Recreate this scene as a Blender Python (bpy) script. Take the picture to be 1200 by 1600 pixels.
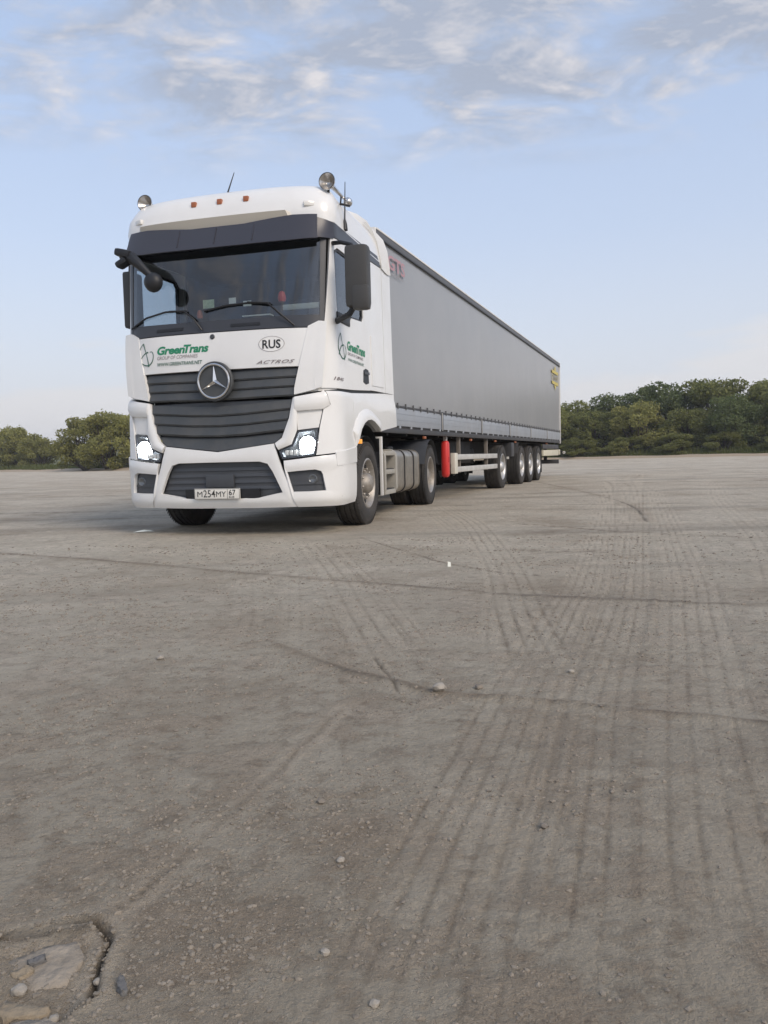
import bpy, bmesh, math, random
import numpy as np
from mathutils import Vector, Matrix
PI = math.pi
SC = bpy.context.scene
COL = SC.collection
for _o in list(bpy.data.objects):
    bpy.data.objects.remove(_o)

# ------------------------------------------------------------------ camera
PITCH, ROLL, CAM_H, FPX = 0.0698, -0.0248, 0.777, 1221.0
cam = bpy.data.cameras.new('camera')
camo = bpy.data.objects.new('camera', cam)
COL.objects.link(camo)
_F = Vector((0, math.cos(PITCH), -math.sin(PITCH)))
_U0 = Vector((0, math.sin(PITCH), math.cos(PITCH)))
_R0 = Vector((1, 0, 0))
_R = _R0 * math.cos(ROLL) + _U0 * math.sin(ROLL)
_U = _U0 * math.cos(ROLL) - _R0 * math.sin(ROLL)
camo.matrix_world = Matrix(((_R.x, _U.x, -_F.x, 0), (_R.y, _U.y, -_F.y, 0), (_R.z, _U.z, -_F.z, CAM_H), (0, 0, 0, 1)))
cam.sensor_fit = 'VERTICAL'
cam.sensor_height = 24.0
cam.lens = 24.0 * FPX / 1600.0
cam.clip_start = 0.05
cam.clip_end = 6000
SC.camera = camo

# ------------------------------------------------------------------ sky and sun
SUN_EL, SUN_AZ = math.radians(38), math.atan2(0.62, -0.78)      # azimuth from +Y towards +X: behind the camera, to the right
CLX, CLY = 4.0, 6.5
SKY_STRENGTH, SUN_STRENGTH, EXPOSURE = 0.13, 1.6, 0.50
w = bpy.data.worlds.new('World')
SC.world = w
w.use_nodes = True
nt = w.node_tree
nt.nodes.clear()


def N(tree, typ, loc=None, **kw):
    n = tree.nodes.new(typ)
    for k, v in kw.items():
        if k.startswith('i_'):
            n.inputs[k[2:]].default_value = v
        else:
            setattr(n, k, v)
    return n


def math_node(tree, op, a, b=None, clamp=False):
    n = tree.nodes.new('ShaderNodeMath')
    n.operation = op
    n.use_clamp = clamp
    for i, v in enumerate((a, b)):
        if v is None:
            continue
        if isinstance(v, (int, float)):
            n.inputs[i].default_value = v
        else:
            tree.links.new(v, n.inputs[i])
    return n.outputs[0]


def ramp(tree, fac, stops, interp='LINEAR'):
    n = tree.nodes.new('ShaderNodeValToRGB')
    n.color_ramp.interpolation = interp
    els = n.color_ramp.elements
    while len(els) < len(stops):
        els.new(0.5)
    for e, (p, c) in zip(els, stops):
        e.position = p
        e.color = (c, c, c, 1) if isinstance(c, (int, float)) else (*c, 1)
    tree.links.new(fac, n.inputs[0])
    return n.outputs[0]


def mix(tree, fac, a, b, mode='MIX'):
    n = tree.nodes.new('ShaderNodeMix')
    n.data_type = 'RGBA'
    n.blend_type = mode
    for sock, v in ((n.inputs[0], fac), (n.inputs[6], a), (n.inputs[7], b)):
        if isinstance(v, (int, float)):
            sock.default_value = v
        elif isinstance(v, tuple):
            sock.default_value = (*v, 1)
        else:
            tree.links.new(v, sock)
    return n.outputs[2]


sky = N(nt, 'ShaderNodeTexSky', sky_type='NISHITA', sun_disc=False, sun_elevation=SUN_EL, sun_rotation=SUN_AZ,
        altitude=100.0, air_density=1.0, dust_density=2.0, ozone_density=1.0)
SKYK = 5.6                                                     # cloud radiance in the sky texture's own units
tc = N(nt, 'ShaderNodeTexCoord')
sep = N(nt, 'ShaderNodeSeparateXYZ')
nt.links.new(tc.outputs['Generated'], sep.inputs[0])
dz = math_node(nt, 'MAXIMUM', sep.outputs[2], 0.0)
den = math_node(nt, 'ADD', dz, 0.16)
comb = N(nt, 'ShaderNodeCombineXYZ')                           # the flat cloud deck seen from below
nt.links.new(math_node(nt, 'DIVIDE', sep.outputs[0], den), comb.inputs[0])
nt.links.new(math_node(nt, 'DIVIDE', sep.outputs[1], den), comb.inputs[1])


def deck(scale, det, rough, loc, rot, stretch, dist=0.0):
    mp = N(nt, 'ShaderNodeMapping')
    mp.inputs['Location'].default_value = loc
    mp.inputs['Rotation'].default_value = (0, 0, math.radians(rot))
    mp.inputs['Scale'].default_value = stretch
    nt.links.new(comb.outputs[0], mp.inputs[0])
    n = N(nt, 'ShaderNodeTexNoise', i_Scale=scale, i_Detail=det, i_Roughness=rough, i_Distortion=dist)
    nt.links.new(mp.outputs[0], n.inputs['Vector'])
    return n.outputs[0]


CL = (CLX, CLY, 0.7)
n_big = deck(1.0, 3.0, 0.5, CL, -22, (1.0, 1.25, 1.0))
n_puff = deck(4.4, 8.0, 0.60, CL, -22, (1.0, 1.45, 1.0), 0.3)
n_lit = deck(4.4, 8.0, 0.60, (CL[0] + 0.04, CL[1] - 0.03, CL[2]), -22, (1.0, 1.45, 1.0), 0.3)   # same clouds, shifted towards the light
cover = math_node(nt, 'ADD', math_node(nt, 'MULTIPLY', n_big, 0.75), math_node(nt, 'MULTIPLY', n_puff, 0.75))
band = ramp(nt, dz, [(0.0, 0.0), (0.31, 0.0), (0.40, 1.0), (0.62, 1.0), (1.0, 0.7)], 'EASE')
cm = ramp(nt, cover, [(0.0, 0.0), (0.68, 0.0), (0.83, 0.85), (1.0, 0.95)])
cloud_fac = math_node(nt, 'MULTIPLY', cm, band)
edge = math_node(nt, 'MULTIPLY', math_node(nt, 'SUBTRACT', n_puff, n_lit), 5.0)
lit = math_node(nt, 'ADD', math_node(nt, 'ADD', edge, 0.16), math_node(nt, 'MULTIPLY', math_node(nt, 'SUBTRACT', 0.80, cover), 1.6), True)
cloud_col = mix(nt, lit, (0.405 * SKYK, 0.45 * SKYK, 0.55 * SKYK), (0.80 * SKYK, 0.76 * SKYK, 0.755 * SKYK))
# pale bank and haze along the horizon, all the way round
mp3 = N(nt, 'ShaderNodeMapping')
mp3.inputs['Scale'].default_value = (1.0, 1.0, 4.5)
mp3.inputs['Location'].default_value = (0.55, 0.0, 0.2)
nt.links.new(tc.outputs['Generated'], mp3.inputs[0])
n3 = N(nt, 'ShaderNodeTexNoise', i_Scale=2.6, i_Detail=6.0, i_Roughness=0.52)
nt.links.new(mp3.outputs[0], n3.inputs['Vector'])
haze_fac = ramp(nt, dz, [(0.0, 0.96), (0.06, 0.88), (0.14, 0.62), (0.26, 0.30), (0.42, 0.08), (0.6, 0.0)])
bank_z = ramp(nt, math_node(nt, 'ADD', dz, math_node(nt, 'MULTIPLY', math_node(nt, 'SUBTRACT', n3.outputs[0], 0.5), 0.62)), [(0.0, 0.72), (0.085, 0.66), (0.135, 0.0)])
blue = mix(nt, 0.6, sky.outputs[0], (0.56 * SKYK, 0.70 * SKYK, 0.97 * SKYK))
c1 = mix(nt, haze_fac, blue, (0.755 * SKYK, 0.765 * SKYK, 0.80 * SKYK))
c1 = mix(nt, bank_z, c1, (0.80 * SKYK, 0.785 * SKYK, 0.79 * SKYK))
c2 = mix(nt, cloud_fac, c1, cloud_col)
bg = N(nt, 'ShaderNodeBackground')
bg.inputs['Strength'].default_value = SKY_STRENGTH
nt.links.new(c2, bg.inputs['Color'])
wo = N(nt, 'ShaderNodeOutputWorld')
nt.links.new(bg.outputs[0], wo.inputs['Surface'])

sun = bpy.data.lights.new('sun', 'SUN')
sun.energy = SUN_STRENGTH
sun.angle = math.radians(24)
sun.color = (1.0, 0.87, 0.73)
suno = bpy.data.objects.new('sun', sun)
COL.objects.link(suno)
_sd = Vector((math.sin(SUN_AZ) * math.cos(SUN_EL), math.cos(SUN_AZ) * math.cos(SUN_EL), math.sin(SUN_EL)))
suno.rotation_euler = _sd.to_track_quat('Z', 'Y').to_euler()
suno.location = _sd * 50

SC.view_settings.view_transform = 'Standard'
SC.view_settings.look = 'None'
SC.view_settings.exposure = EXPOSURE
SC.view_settings.gamma = 1.0
SC.view_settings.use_curve_mapping = False
SC.cycles.max_bounces = 8
SC.cycles.transparent_max_bounces = 12

# ------------------------------------------------------------------ materials
MATS = {}


def mat(name, col, rough=0.5, metal=0.0, coat=0.0, var=0.0, vscale=6.0, bump=0.0, bscale=40.0, spec=0.5, dirt=None, dirt_amt=0.0, emit=None, estr=0.0):
    if name in MATS:
        return MATS[name]
    m = bpy.data.materials.new(name)
    m.use_nodes = True
    t = m.node_tree
    b = t.nodes['Principled BSDF']
    b.inputs['Base Color'].default_value = (*col, 1)
    b.inputs['Roughness'].default_value = rough
    b.inputs['Metallic'].default_value = metal
    b.inputs['Coat Weight'].default_value = coat
    b.inputs['Coat Roughness'].default_value = 0.08
    b.inputs['Specular IOR Level'].default_value = spec
    tcn = t.nodes.new('ShaderNodeTexCoord')
    if var > 0 or dirt:
        n = N(t, 'ShaderNodeTexNoise', i_Scale=vscale, i_Detail=6.0, i_Roughness=0.6)
        t.links.new(tcn.outputs['Object'], n.inputs['Vector'])
        f = ramp(t, n.outputs[0], [(0.3, 1.0 - var), (0.7, 1.0 + var * 0.3)])
        c = mix(t, 1.0, col, f, 'MULTIPLY')
        if dirt:
            n2_ = N(t, 'ShaderNodeTexNoise', i_Scale=vscale * 0.45, i_Detail=8.0, i_Roughness=0.7)
            t.links.new(tcn.outputs['Object'], n2_.inputs['Vector'])
            df = ramp(t, n2_.outputs[0], [(0.42, 0.0), (0.75, dirt_amt)])
            c = mix(t, df, c, dirt)
            t.links.new(ramp(t, n2_.outputs[0], [(0.4, rough), (0.75, min(1, rough + 0.35))]), b.inputs['Roughness'])
        t.links.new(c, b.inputs['Base Color'])
    if bump > 0:
        n3_ = N(t, 'ShaderNodeTexNoise', i_Scale=bscale, i_Detail=5.0)
        t.links.new(tcn.outputs['Object'], n3_.inputs['Vector'])
        bp = N(t, 'ShaderNodeBump', i_Strength=bump, i_Distance=0.02)
        t.links.new(n3_.outputs[0], bp.inputs['Height'])
        t.links.new(bp.outputs[0], b.inputs['Normal'])
    if emit:
        b.inputs['Emission Color'].default_value = (*emit, 1)
        b.inputs['Emission Strength'].default_value = estr
    MATS[name] = m
    return m


def glass_mat(name, tint, gloss=0.08, rough=0.02):
    m = bpy.data.materials.new(name)
    m.use_nodes = True
    t = m.node_tree
    t.nodes.clear()
    out = t.nodes.new('ShaderNodeOutputMaterial')
    tr = t.nodes.new('ShaderNodeBsdfTransparent')
    tr.inputs[0].default_value = (*tint, 1)
    gl = t.nodes.new('ShaderNodeBsdfGlossy')
    gl.inputs['Roughness'].default_value = rough
    gl.inputs[0].default_value = (0.95, 0.97, 1, 1)
    fr = N(t, 'ShaderNodeLayerWeight', i_Blend=0.5)
    f = math_node(t, 'ADD', math_node(t, 'MULTIPLY', math_node(t, 'POWER', fr.outputs['Facing'], 4.0), 0.9), gloss, True)
    mx = t.nodes.new('ShaderNodeMixShader')
    t.links.new(f, mx.inputs[0])
    t.links.new(tr.outputs[0], mx.inputs[1])
    t.links.new(gl.outputs[0], mx.inputs[2])
    t.links.new(mx.outputs[0], out.inputs[0])
    MATS[name] = m
    return m


WHITE = mat('white_paint', (0.80, 0.80, 0.785), 0.28, coat=0.5, var=0.03, vscale=2.0, dirt=(0.48, 0.45, 0.40), dirt_amt=0.22)
WHITE2 = mat('white_plastic', (0.76, 0.755, 0.73), 0.42, var=0.04, vscale=3.0, dirt=(0.5, 0.46, 0.4), dirt_amt=0.25)
DARK = mat('dark_grey_plastic', (0.058, 0.063, 0.072), 0.45, var=0.1, vscale=8.0)
GRILLE = mat('grille_plastic', (0.058, 0.064, 0.069), 0.42, var=0.12, vscale=9.0, dirt=(0.16, 0.15, 0.14), dirt_amt=0.3)
BLACK = mat('black_plastic', (0.014, 0.015, 0.018), 0.5, var=0.15, vscale=9.0)
BLACKGLOSS = mat('black_gloss_trim', (0.042, 0.045, 0.054), 0.38)
VISOR = mat('smoked_visor', (0.042, 0.043, 0.056), 0.34)
MIRRORP = mat('mirror_plastic', (0.055, 0.054, 0.052), 0.55, var=0.1, bump=0.04, bscale=200)
CHROME = mat('chrome', (0.66, 0.65, 0.64), 0.16, metal=1.0)
BRUSHED = mat('aluminium', (0.52, 0.48, 0.42), 0.30, metal=0.9, var=0.2, vscale=5.0, dirt=(0.22, 0.19, 0.15), dirt_amt=0.6)
GALV = mat('galvanised_rail', (0.62, 0.61, 0.58), 0.5, metal=0.3, var=0.1, vscale=5.0, dirt=(0.35, 0.32, 0.28), dirt_amt=0.4)
RUBBER = mat('tyre_rubber', (0.030, 0.029, 0.028), 0.75, var=0.2, vscale=7.0, dirt=(0.13, 0.115, 0.10), dirt_amt=0.55, bump=0.1, bscale=70)
RIM = mat('wheel_steel', (0.42, 0.40, 0.37), 0.42, metal=0.55, var=0.2, vscale=8.0, dirt=(0.20, 0.15, 0.10), dirt_amt=0.7)
RIMT = mat('trailer_wheel_steel', (0.60, 0.60, 0.59), 0.38, metal=0.6, var=0.15, vscale=8.0, dirt=(0.22, 0.19, 0.16), dirt_amt=0.5)
CHASSIS = mat('chassis_black', (0.018, 0.018, 0.020), 0.6, var=0.3, vscale=6.0, dirt=(0.09, 0.08, 0.07), dirt_amt=0.5)
CHASSIST = mat('trailer_frame_grey', (0.05, 0.052, 0.058), 0.5, var=0.2, vscale=4.0, dirt=(0.14, 0.125, 0.11), dirt_amt=0.4)
ORANGE = mat('amber_lens', (0.75, 0.25, 0.04), 0.25, emit=(1.0, 0.40, 0.06), estr=0.5)
AMBEROFF = mat('amber_lens_unlit', (0.36, 0.12, 0.05), 0.3)
CLEARLAMP = mat('clear_lamp', (0.75, 0.74, 0.70), 0.2, coat=0.5)
RED = mat('red_plastic', (0.62, 0.035, 0.03), 0.4, var=0.08, vscale=5.0)
GREEN = mat('green_print', (0.02, 0.24, 0.12), 0.5)
DGREEN = mat('dark_green_print', (0.04, 0.13, 0.09), 0.5)
GREYPR = mat('grey_print', (0.22, 0.19, 0.19), 0.5)
BLACKPR = mat('black_print', (0.02, 0.02, 0.02), 0.5)
PINKPR = mat('faded_red_print', (0.50, 0.16, 0.19), 0.5)
YELLOW = mat('yellow_print', (0.62, 0.50, 0.07), 0.5)
PLATE = mat('plate_white', (0.78, 0.76, 0.70), 0.4, var=0.05, vscale=20)
WSGLASS = glass_mat('windscreen_glass', (0.56, 0.62, 0.66), 0.11)
SIDEGLASS = glass_mat('door_glass', (0.62, 0.68, 0.72), 0.05)
LENS = glass_mat('lamp_lens', (0.93, 0.95, 0.97), 0.03)
MIRRORG = mat('mirror_glass', (0.8, 0.82, 0.85), 0.03, metal=1.0)
INTERIOR = mat('cab_trim', (0.09, 0.09, 0.095), 0.7, var=0.1)
SEAT = mat('seat_cloth', (0.075, 0.078, 0.09), 0.9, var=0.2, bump=0.1)
LAMP = mat('headlamp_light', (1, 1, 1), 0.3, emit=(0.92, 0.97, 1.0), estr=28.0)
SHELL = mat('reflector', (0.20, 0.21, 0.22), 0.3, metal=0.5)
PAPER = mat('paper', (0.78, 0.80, 0.72), 0.7)
# ------------------------------------------------------------------ object helpers
def tag(o, label=None, cat=None, group=None, kind=None):
    if label: o['label'] = label
    if cat: o['category'] = cat
    if group: o['group'] = group
    if kind: o['kind'] = kind
    return o


def empty(name, loc, rz=0.0):
    o = bpy.data.objects.new(name, None)
    o.empty_display_size = 0.2
    COL.objects.link(o)
    o.location = loc
    o.rotation_euler = (0, 0, rz)
    return o


class MB:
    """collects faces; build() links them as one mesh object"""

    def __init__(self):
        self.v, self.f = [], []

    def add(self, vs, fs):
        b = len(self.v)
        self.v.extend([tuple(p) for p in vs])
        self.f.extend([tuple(b + i for i in q) for q in fs])
        return self

    def box(self, x0, x1, y0, y1, z0, z1, bev=0.0, rot=None, piv=None):
        bm = bmesh.new()
        bmesh.ops.create_cube(bm, size=1.0)
        for v in bm.verts:
            v.co = Vector(((x0 + x1) / 2 + v.co.x * (x1 - x0), (y0 + y1) / 2 + v.co.y * (y1 - y0), (z0 + z1) / 2 + v.co.z * (z1 - z0)))
        if bev > 0:
            bmesh.ops.bevel(bm, geom=list(bm.edges), offset=bev, segments=2, affect='EDGES', profile=0.6)
        if rot is not None:
            c = Vector(piv) if piv is not None else Vector(((x0 + x1) / 2, (y0 + y1) / 2, (z0 + z1) / 2))
            for v in bm.verts:
                v.co = c + rot @ (v.co - c)
        bm.verts.index_update()
        self.add([v.co[:] for v in bm.verts], [[v.index for v in f.verts] for f in bm.faces])
        bm.free()
        return self

    def tube(self, pts, r, seg=8, caps=True):
        pts = [Vector(p) for p in pts]
        rs = r if isinstance(r, (list, tuple)) else [r] * len(pts)
        rings = []
        for i, p in enumerate(pts):
            d = (pts[min(i + 1, len(pts) - 1)] - pts[max(i - 1, 0)]).normalized()
            a = d.orthogonal().normalized() if i == 0 else (rings[-1][1] - d * rings[-1][1].dot(d)).normalized()
            b = d.cross(a)
            rings.append(([p + (a * math.cos(2 * PI * k / seg) + b * math.sin(2 * PI * k / seg)) * rs[i] for k in range(seg)], a))
        vs = [q for rg, _ in rings for q in rg]
        fs = []
        for i in range(len(pts) - 1):
            for k in range(seg):
                k2 = (k + 1) % seg
                fs.append((i * seg + k, i * seg + k2, (i + 1) * seg + k2, (i + 1) * seg + k))
        if caps:
            fs.append(tuple(range(seg - 1, -1, -1)))
            fs.append(tuple((len(pts) - 1) * seg + k for k in range(seg)))
        return self.add(vs, fs)

    def lathe(self, prof, c, axis='X', seg=48, sg=1, closed=False):
        """prof: (along axis, radius)"""
        vs, fs = [], []
        n = len(prof)
        for k in range(seg):
            a = 2 * PI * k / seg
            ca, sa = math.cos(a), math.sin(a)
            for (t, r) in prof:
                t *= sg
                if axis == 'X': vs.append((c[0] + t, c[1] + r * ca, c[2] + r * sa))
                elif axis == 'Y': vs.append((c[0] + r * ca, c[1] + t, c[2] + r * sa))
                else: vs.append((c[0] + r * ca, c[1] + r * sa, c[2] + t))
        for k in range(seg):
            k2 = (k + 1) % seg
            for i in range(n - 1 if not closed else n):
                j = (i + 1) % n
                fs.append((k * n + i, k2 * n + i, k2 * n + j, k * n + j))
        return self.add(vs, fs)

    def prism(self, poly, axis, a, b):
        """poly 2-D, extruded along axis from a to b"""
        def P(u, v, t):
            return {'X': (t, u, v), 'Y': (u, t, v), 'Z': (u, v, t)}[axis]
        n = len(poly)
        vs = [P(u, v, a) for u, v in poly] + [P(u, v, b) for u, v in poly]
        fs = [tuple(range(n)), tuple(range(2 * n - 1, n - 1, -1))]
        fs += [(i, (i + 1) % n, n + (i + 1) % n, n + i) for i in range(n)]
        return self.add(vs, fs)

    def build(self, name, m, parent=None, smooth=35, loc=None, bevel=0.0):
        me = bpy.data.meshes.new(name)
        me.from_pydata(self.v, [], self.f)
        me.validate()
        bm = bmesh.new()
        bm.from_mesh(me)
        bmesh.ops.remove_doubles(bm, verts=bm.verts, dist=1e-5)
        bmesh.ops.recalc_face_normals(bm, faces=bm.faces)
        bm.to_mesh(me)
        bm.free()
        if smooth:
            me.polygons.foreach_set('use_smooth', [True] * len(me.polygons))
            me.set_sharp_from_angle(angle=math.radians(smooth))
        me.materials.append(m)
        o = bpy.data.objects.new(name, me)
        COL.objects.link(o)
        if parent is not None:
            o.parent = parent
        if loc is not None:
            o.location = loc
        return o


def box(name, m, parent, *a, **k):
    return MB().box(*a, **k).build(name, m, parent)


_TXT = {}


def text2d(s, shear=0.0, bold=0.0, sx=1.0, spacing=1.0):
    """flat lettering: verts (x, y) with height 1 (cap), and faces; x starts at 0"""
    key = (s, shear, bold, sx, spacing)
    if key in _TXT:
        return _TXT[key]
    cu = bpy.data.curves.new('t', 'FONT')
    cu.body = s
    cu.size = 1.0
    cu.shear = shear
    cu.offset = bold
    cu.space_character = spacing
    cu.resolution_u = 3
    o = bpy.data.objects.new('t', cu)
    COL.objects.link(o)
    dg = bpy.context.evaluated_depsgraph_get()
    ev = o.evaluated_get(dg)
    me = ev.to_mesh()
    vs = [(v.co.x * sx, v.co.y) for v in me.vertices]
    fs = [tuple(p.vertices) for p in me.polygons]
    ev.to_mesh_clear()
    bpy.data.objects.remove(o)
    bpy.data.curves.remove(cu)
    x0 = min(v[0] for v in vs)
    vs = [(v[0] - x0, v[1]) for v in vs]
    hh = max(v[1] for v in vs)
    wd = max(v[0] for v in vs)
    _TXT[key] = (vs, fs, wd, hh)
    return _TXT[key]


def text_on(name, s, m, parent, mapper, x0, z0, width, height, shear=0.0, bold=0.0, spacing=1.0, slope=0.0):
    vs, fs, wd, hh = text2d(s, shear, bold, 1.0, spacing)
    mb = MB()
    mb.add([mapper(x0 + u / wd * width, z0 + v / hh * height + slope * u / wd) for u, v in vs], fs)
    return mb.build(name, m, parent, smooth=0)


def ribbon(mb, mapper, pts, w0, w1=None, n=24):
    """stroke along a Catmull-Rom curve through 2-D points, width tapering"""
    w1 = w0 if w1 is None else w1
    P = [np.array(p, float) for p in pts]
    P = [2 * P[0] - P[1]] + P + [2 * P[-1] - P[-2]]
    out = []
    m_ = len(P) - 3
    for i in range(m_):
        for k in range(n // m_ + 1):
            t = k / (n // m_ + 1)
            a, b, c, d = P[i:i + 4]
            out.append(0.5 * (2 * b + (c - a) * t + (2 * a - 5 * b + 4 * c - d) * t * t + (3 * b - a - 3 * c + d) * t ** 3))
    out.append(P[-2])
    L = []
    for i, p in enumerate(out):
        d = out[min(i + 1, len(out) - 1)] - out[max(i - 1, 0)]
        d = d / (np.linalg.norm(d) + 1e-9)
        nrm = np.array([-d[1], d[0]])
        f = i / (len(out) - 1)
        wd = (w0 + (w1 - w0) * math.sin(PI * f)) / 2
        L.append((p + nrm * wd, p - nrm * wd))
    vs = [mapper(*q) for pr in L for q in pr]
    fs = [(2 * i, 2 * i + 1, 2 * i + 3, 2 * i + 2) for i in range(len(L) - 1)]
    mb.add(vs, fs)


# ------------------------------------------------------------------ the cab's curved skin: s runs round the plan, z up
def lerp_tab(tab):
    zs = [a for a, _ in tab]
    vs = [b for _, b in tab]
    return lambda z: float(np.interp(z, zs, vs))


Y0 = lerp_tab([(0.2, .08), (.29, .045), (.36, .012), (.45, 0), (.8, 0), (.95, .012), (1.4, .035), (1.72, .055), (2.11, .085), (3.0, .20), (3.2, .225),
               (3.3, .240), (3.4, .262), (3.48, .295), (3.55, .34), (3.60, .39), (3.64, .46), (3.67, .57), (3.685, .76)])
WW = lerp_tab([(0.2, 1.20), (.29, 1.225), (.36, 1.245), (.45, 1.25), (.9, 1.25), (1.44, 1.235), (1.5, 1.212), (2.1, 1.20), (3.0, 1.19), (3.2, 1.19),
               (3.3, 1.185), (3.4, 1.17), (3.48, 1.145), (3.55, 1.105), (3.60, 1.065), (3.64, 1.01), (3.67, .93), (3.685, .80)])
YE = lerp_tab([(0.2, .50), (3.2, .50), (3.4, .52), (3.6, .65), (3.685, .98)])
NEXP = 2.9
YREAR = 2.72
_tt = np.linspace(0, PI / 2, 1500)
_cx = 1.2 * np.sin(_tt) ** (2 / NEXP)
_cy = .45 * (1 - np.cos(_tt) ** (2 / NEXP))
_arc = np.concatenate([[0], np.cumsum(np.hypot(np.diff(_cx), np.diff(_cy)))])
S0 = float(_arc[-1])


def fs_(x, z):
    """s of the front skin at lateral x"""
    a = min(abs(x) / WW(z), 1.0)
    t = math.asin(min(1.0, a ** (NEXP / 2)))
    return math.copysign(float(np.interp(t, _tt, _arc)), x)


def gs_(y, z, sg=1):
    """s of the side skin at length y"""
    y0, ye = Y0(z), YE(z)
    if y >= ye:
        return sg * (S0 + (y - ye) * (YREAR - .5) / (YREAR - ye))
    c = max(0.0, 1 - (y - y0) / (ye - y0))
    t = math.acos(min(1.0, c ** (NEXP / 2)))
    return sg * float(np.interp(t, _tt, _arc))


def skin0(s, z):
    a = abs(s)
    y0, ye, W = Y0(z), YE(z), WW(z)
    if a >= S0:
        x, y = W, ye + (a - S0) * (YREAR - ye) / (YREAR - .5)
    else:
        t = float(np.interp(a, _arc, _tt))
        x = W * math.sin(t) ** (2 / NEXP)
        y = y0 + (ye - y0) * (1 - max(0.0, math.cos(t)) ** (2 / NEXP))
    return np.array([math.copysign(x, s) if s != 0 else 0.0, y, z])


def skin(s, z, off=0.0):
    p = skin0(s, z)
    if off == 0:
        return tuple(p)
    e = .012
    du = skin0(s + e, z) - skin0(s - e, z)
    dv = skin0(s, z + e) - skin0(s, z - e)
    n = np.cross(du, dv)
    n = n / (np.linalg.norm(n) + 1e-12)
    return tuple(p + n * off)


def pt(q, sg=1):
    """('f', x, z) or ('g', y, z) -> (s, z)"""
    if q[0] == 'f':
        return (fs_(q[1] * sg, q[2]), q[2])
    return (gs_(q[1], q[2], sg), q[2])


def Fp(x, z): return ('f', x, z)
def Gp(y, z): return ('g', y, z)


def subdiv(poly, k, closed=False):
    out = []
    n = len(poly)
    for i in range(n if closed else n - 1):
        a, b = poly[i], poly[(i + 1) % n]
        for j in range(k):
            f = j / k
            out.append((a[0] + (b[0] - a[0]) * f, a[1] + (b[1] - a[1]) * f))
    if not closed:
        out.append(poly[-1])
    return out


def patch(mb, bot, top, k=6, nv=6, off=0.0, thick=0.02, sg=1, closed=False):
    """ruled panel on the skin between two outlines with the same number of corners"""
    B = subdiv([pt(q, sg) for q in bot], k, closed)
    T_ = subdiv([pt(q, sg) for q in top], k, closed)
    nu = len(B)
    vs, fs = [], []
    fo = off if callable(off) else (lambda u, v: off)
    for j in range(nv + 1):
        v = j / nv
        for i in range(nu):
            s = B[i][0] + (T_[i][0] - B[i][0]) * v
            z = B[i][1] + (T_[i][1] - B[i][1]) * v
            vs.append(skin(s, z, fo(i / max(1, nu - 1), v)))
    cols = nu if closed else nu - 1
    for j in range(nv):
        for i in range(cols):
            i2 = (i + 1) % nu
            fs.append((j * nu + i, j * nu + i2, (j + 1) * nu + i2, (j + 1) * nu + i))
    if thick > 0:
        if closed:
            loops = [([i for i in range(nu)], True), ([nv * nu + i for i in range(nu)], True)]
        else:
            lp = [i for i in range(nu)] + [j * nu + nu - 1 for j in range(1, nv + 1)] + [nv * nu + i for i in range(nu - 2, -1, -1)] + [j * nu for j in range(nv - 1, 0, -1)]
            loops = [(lp, True)]
        for lp, _ in loops:
            base = len(vs)
            for idx in lp:
                j, i = divmod(idx, nu)
                v = j / nv
                s = B[i][0] + (T_[i][0] - B[i][0]) * v
                z = B[i][1] + (T_[i][1] - B[i][1]) * v
                vs.append(skin(s, z, fo(i / max(1, nu - 1), v) - thick))
            m_ = len(lp)
            for a in range(m_):
                b = (a + 1) % m_
                fs.append((lp[a], lp[b], base + b, base + a))
    mb.add(vs, fs)
    return mb
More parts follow.
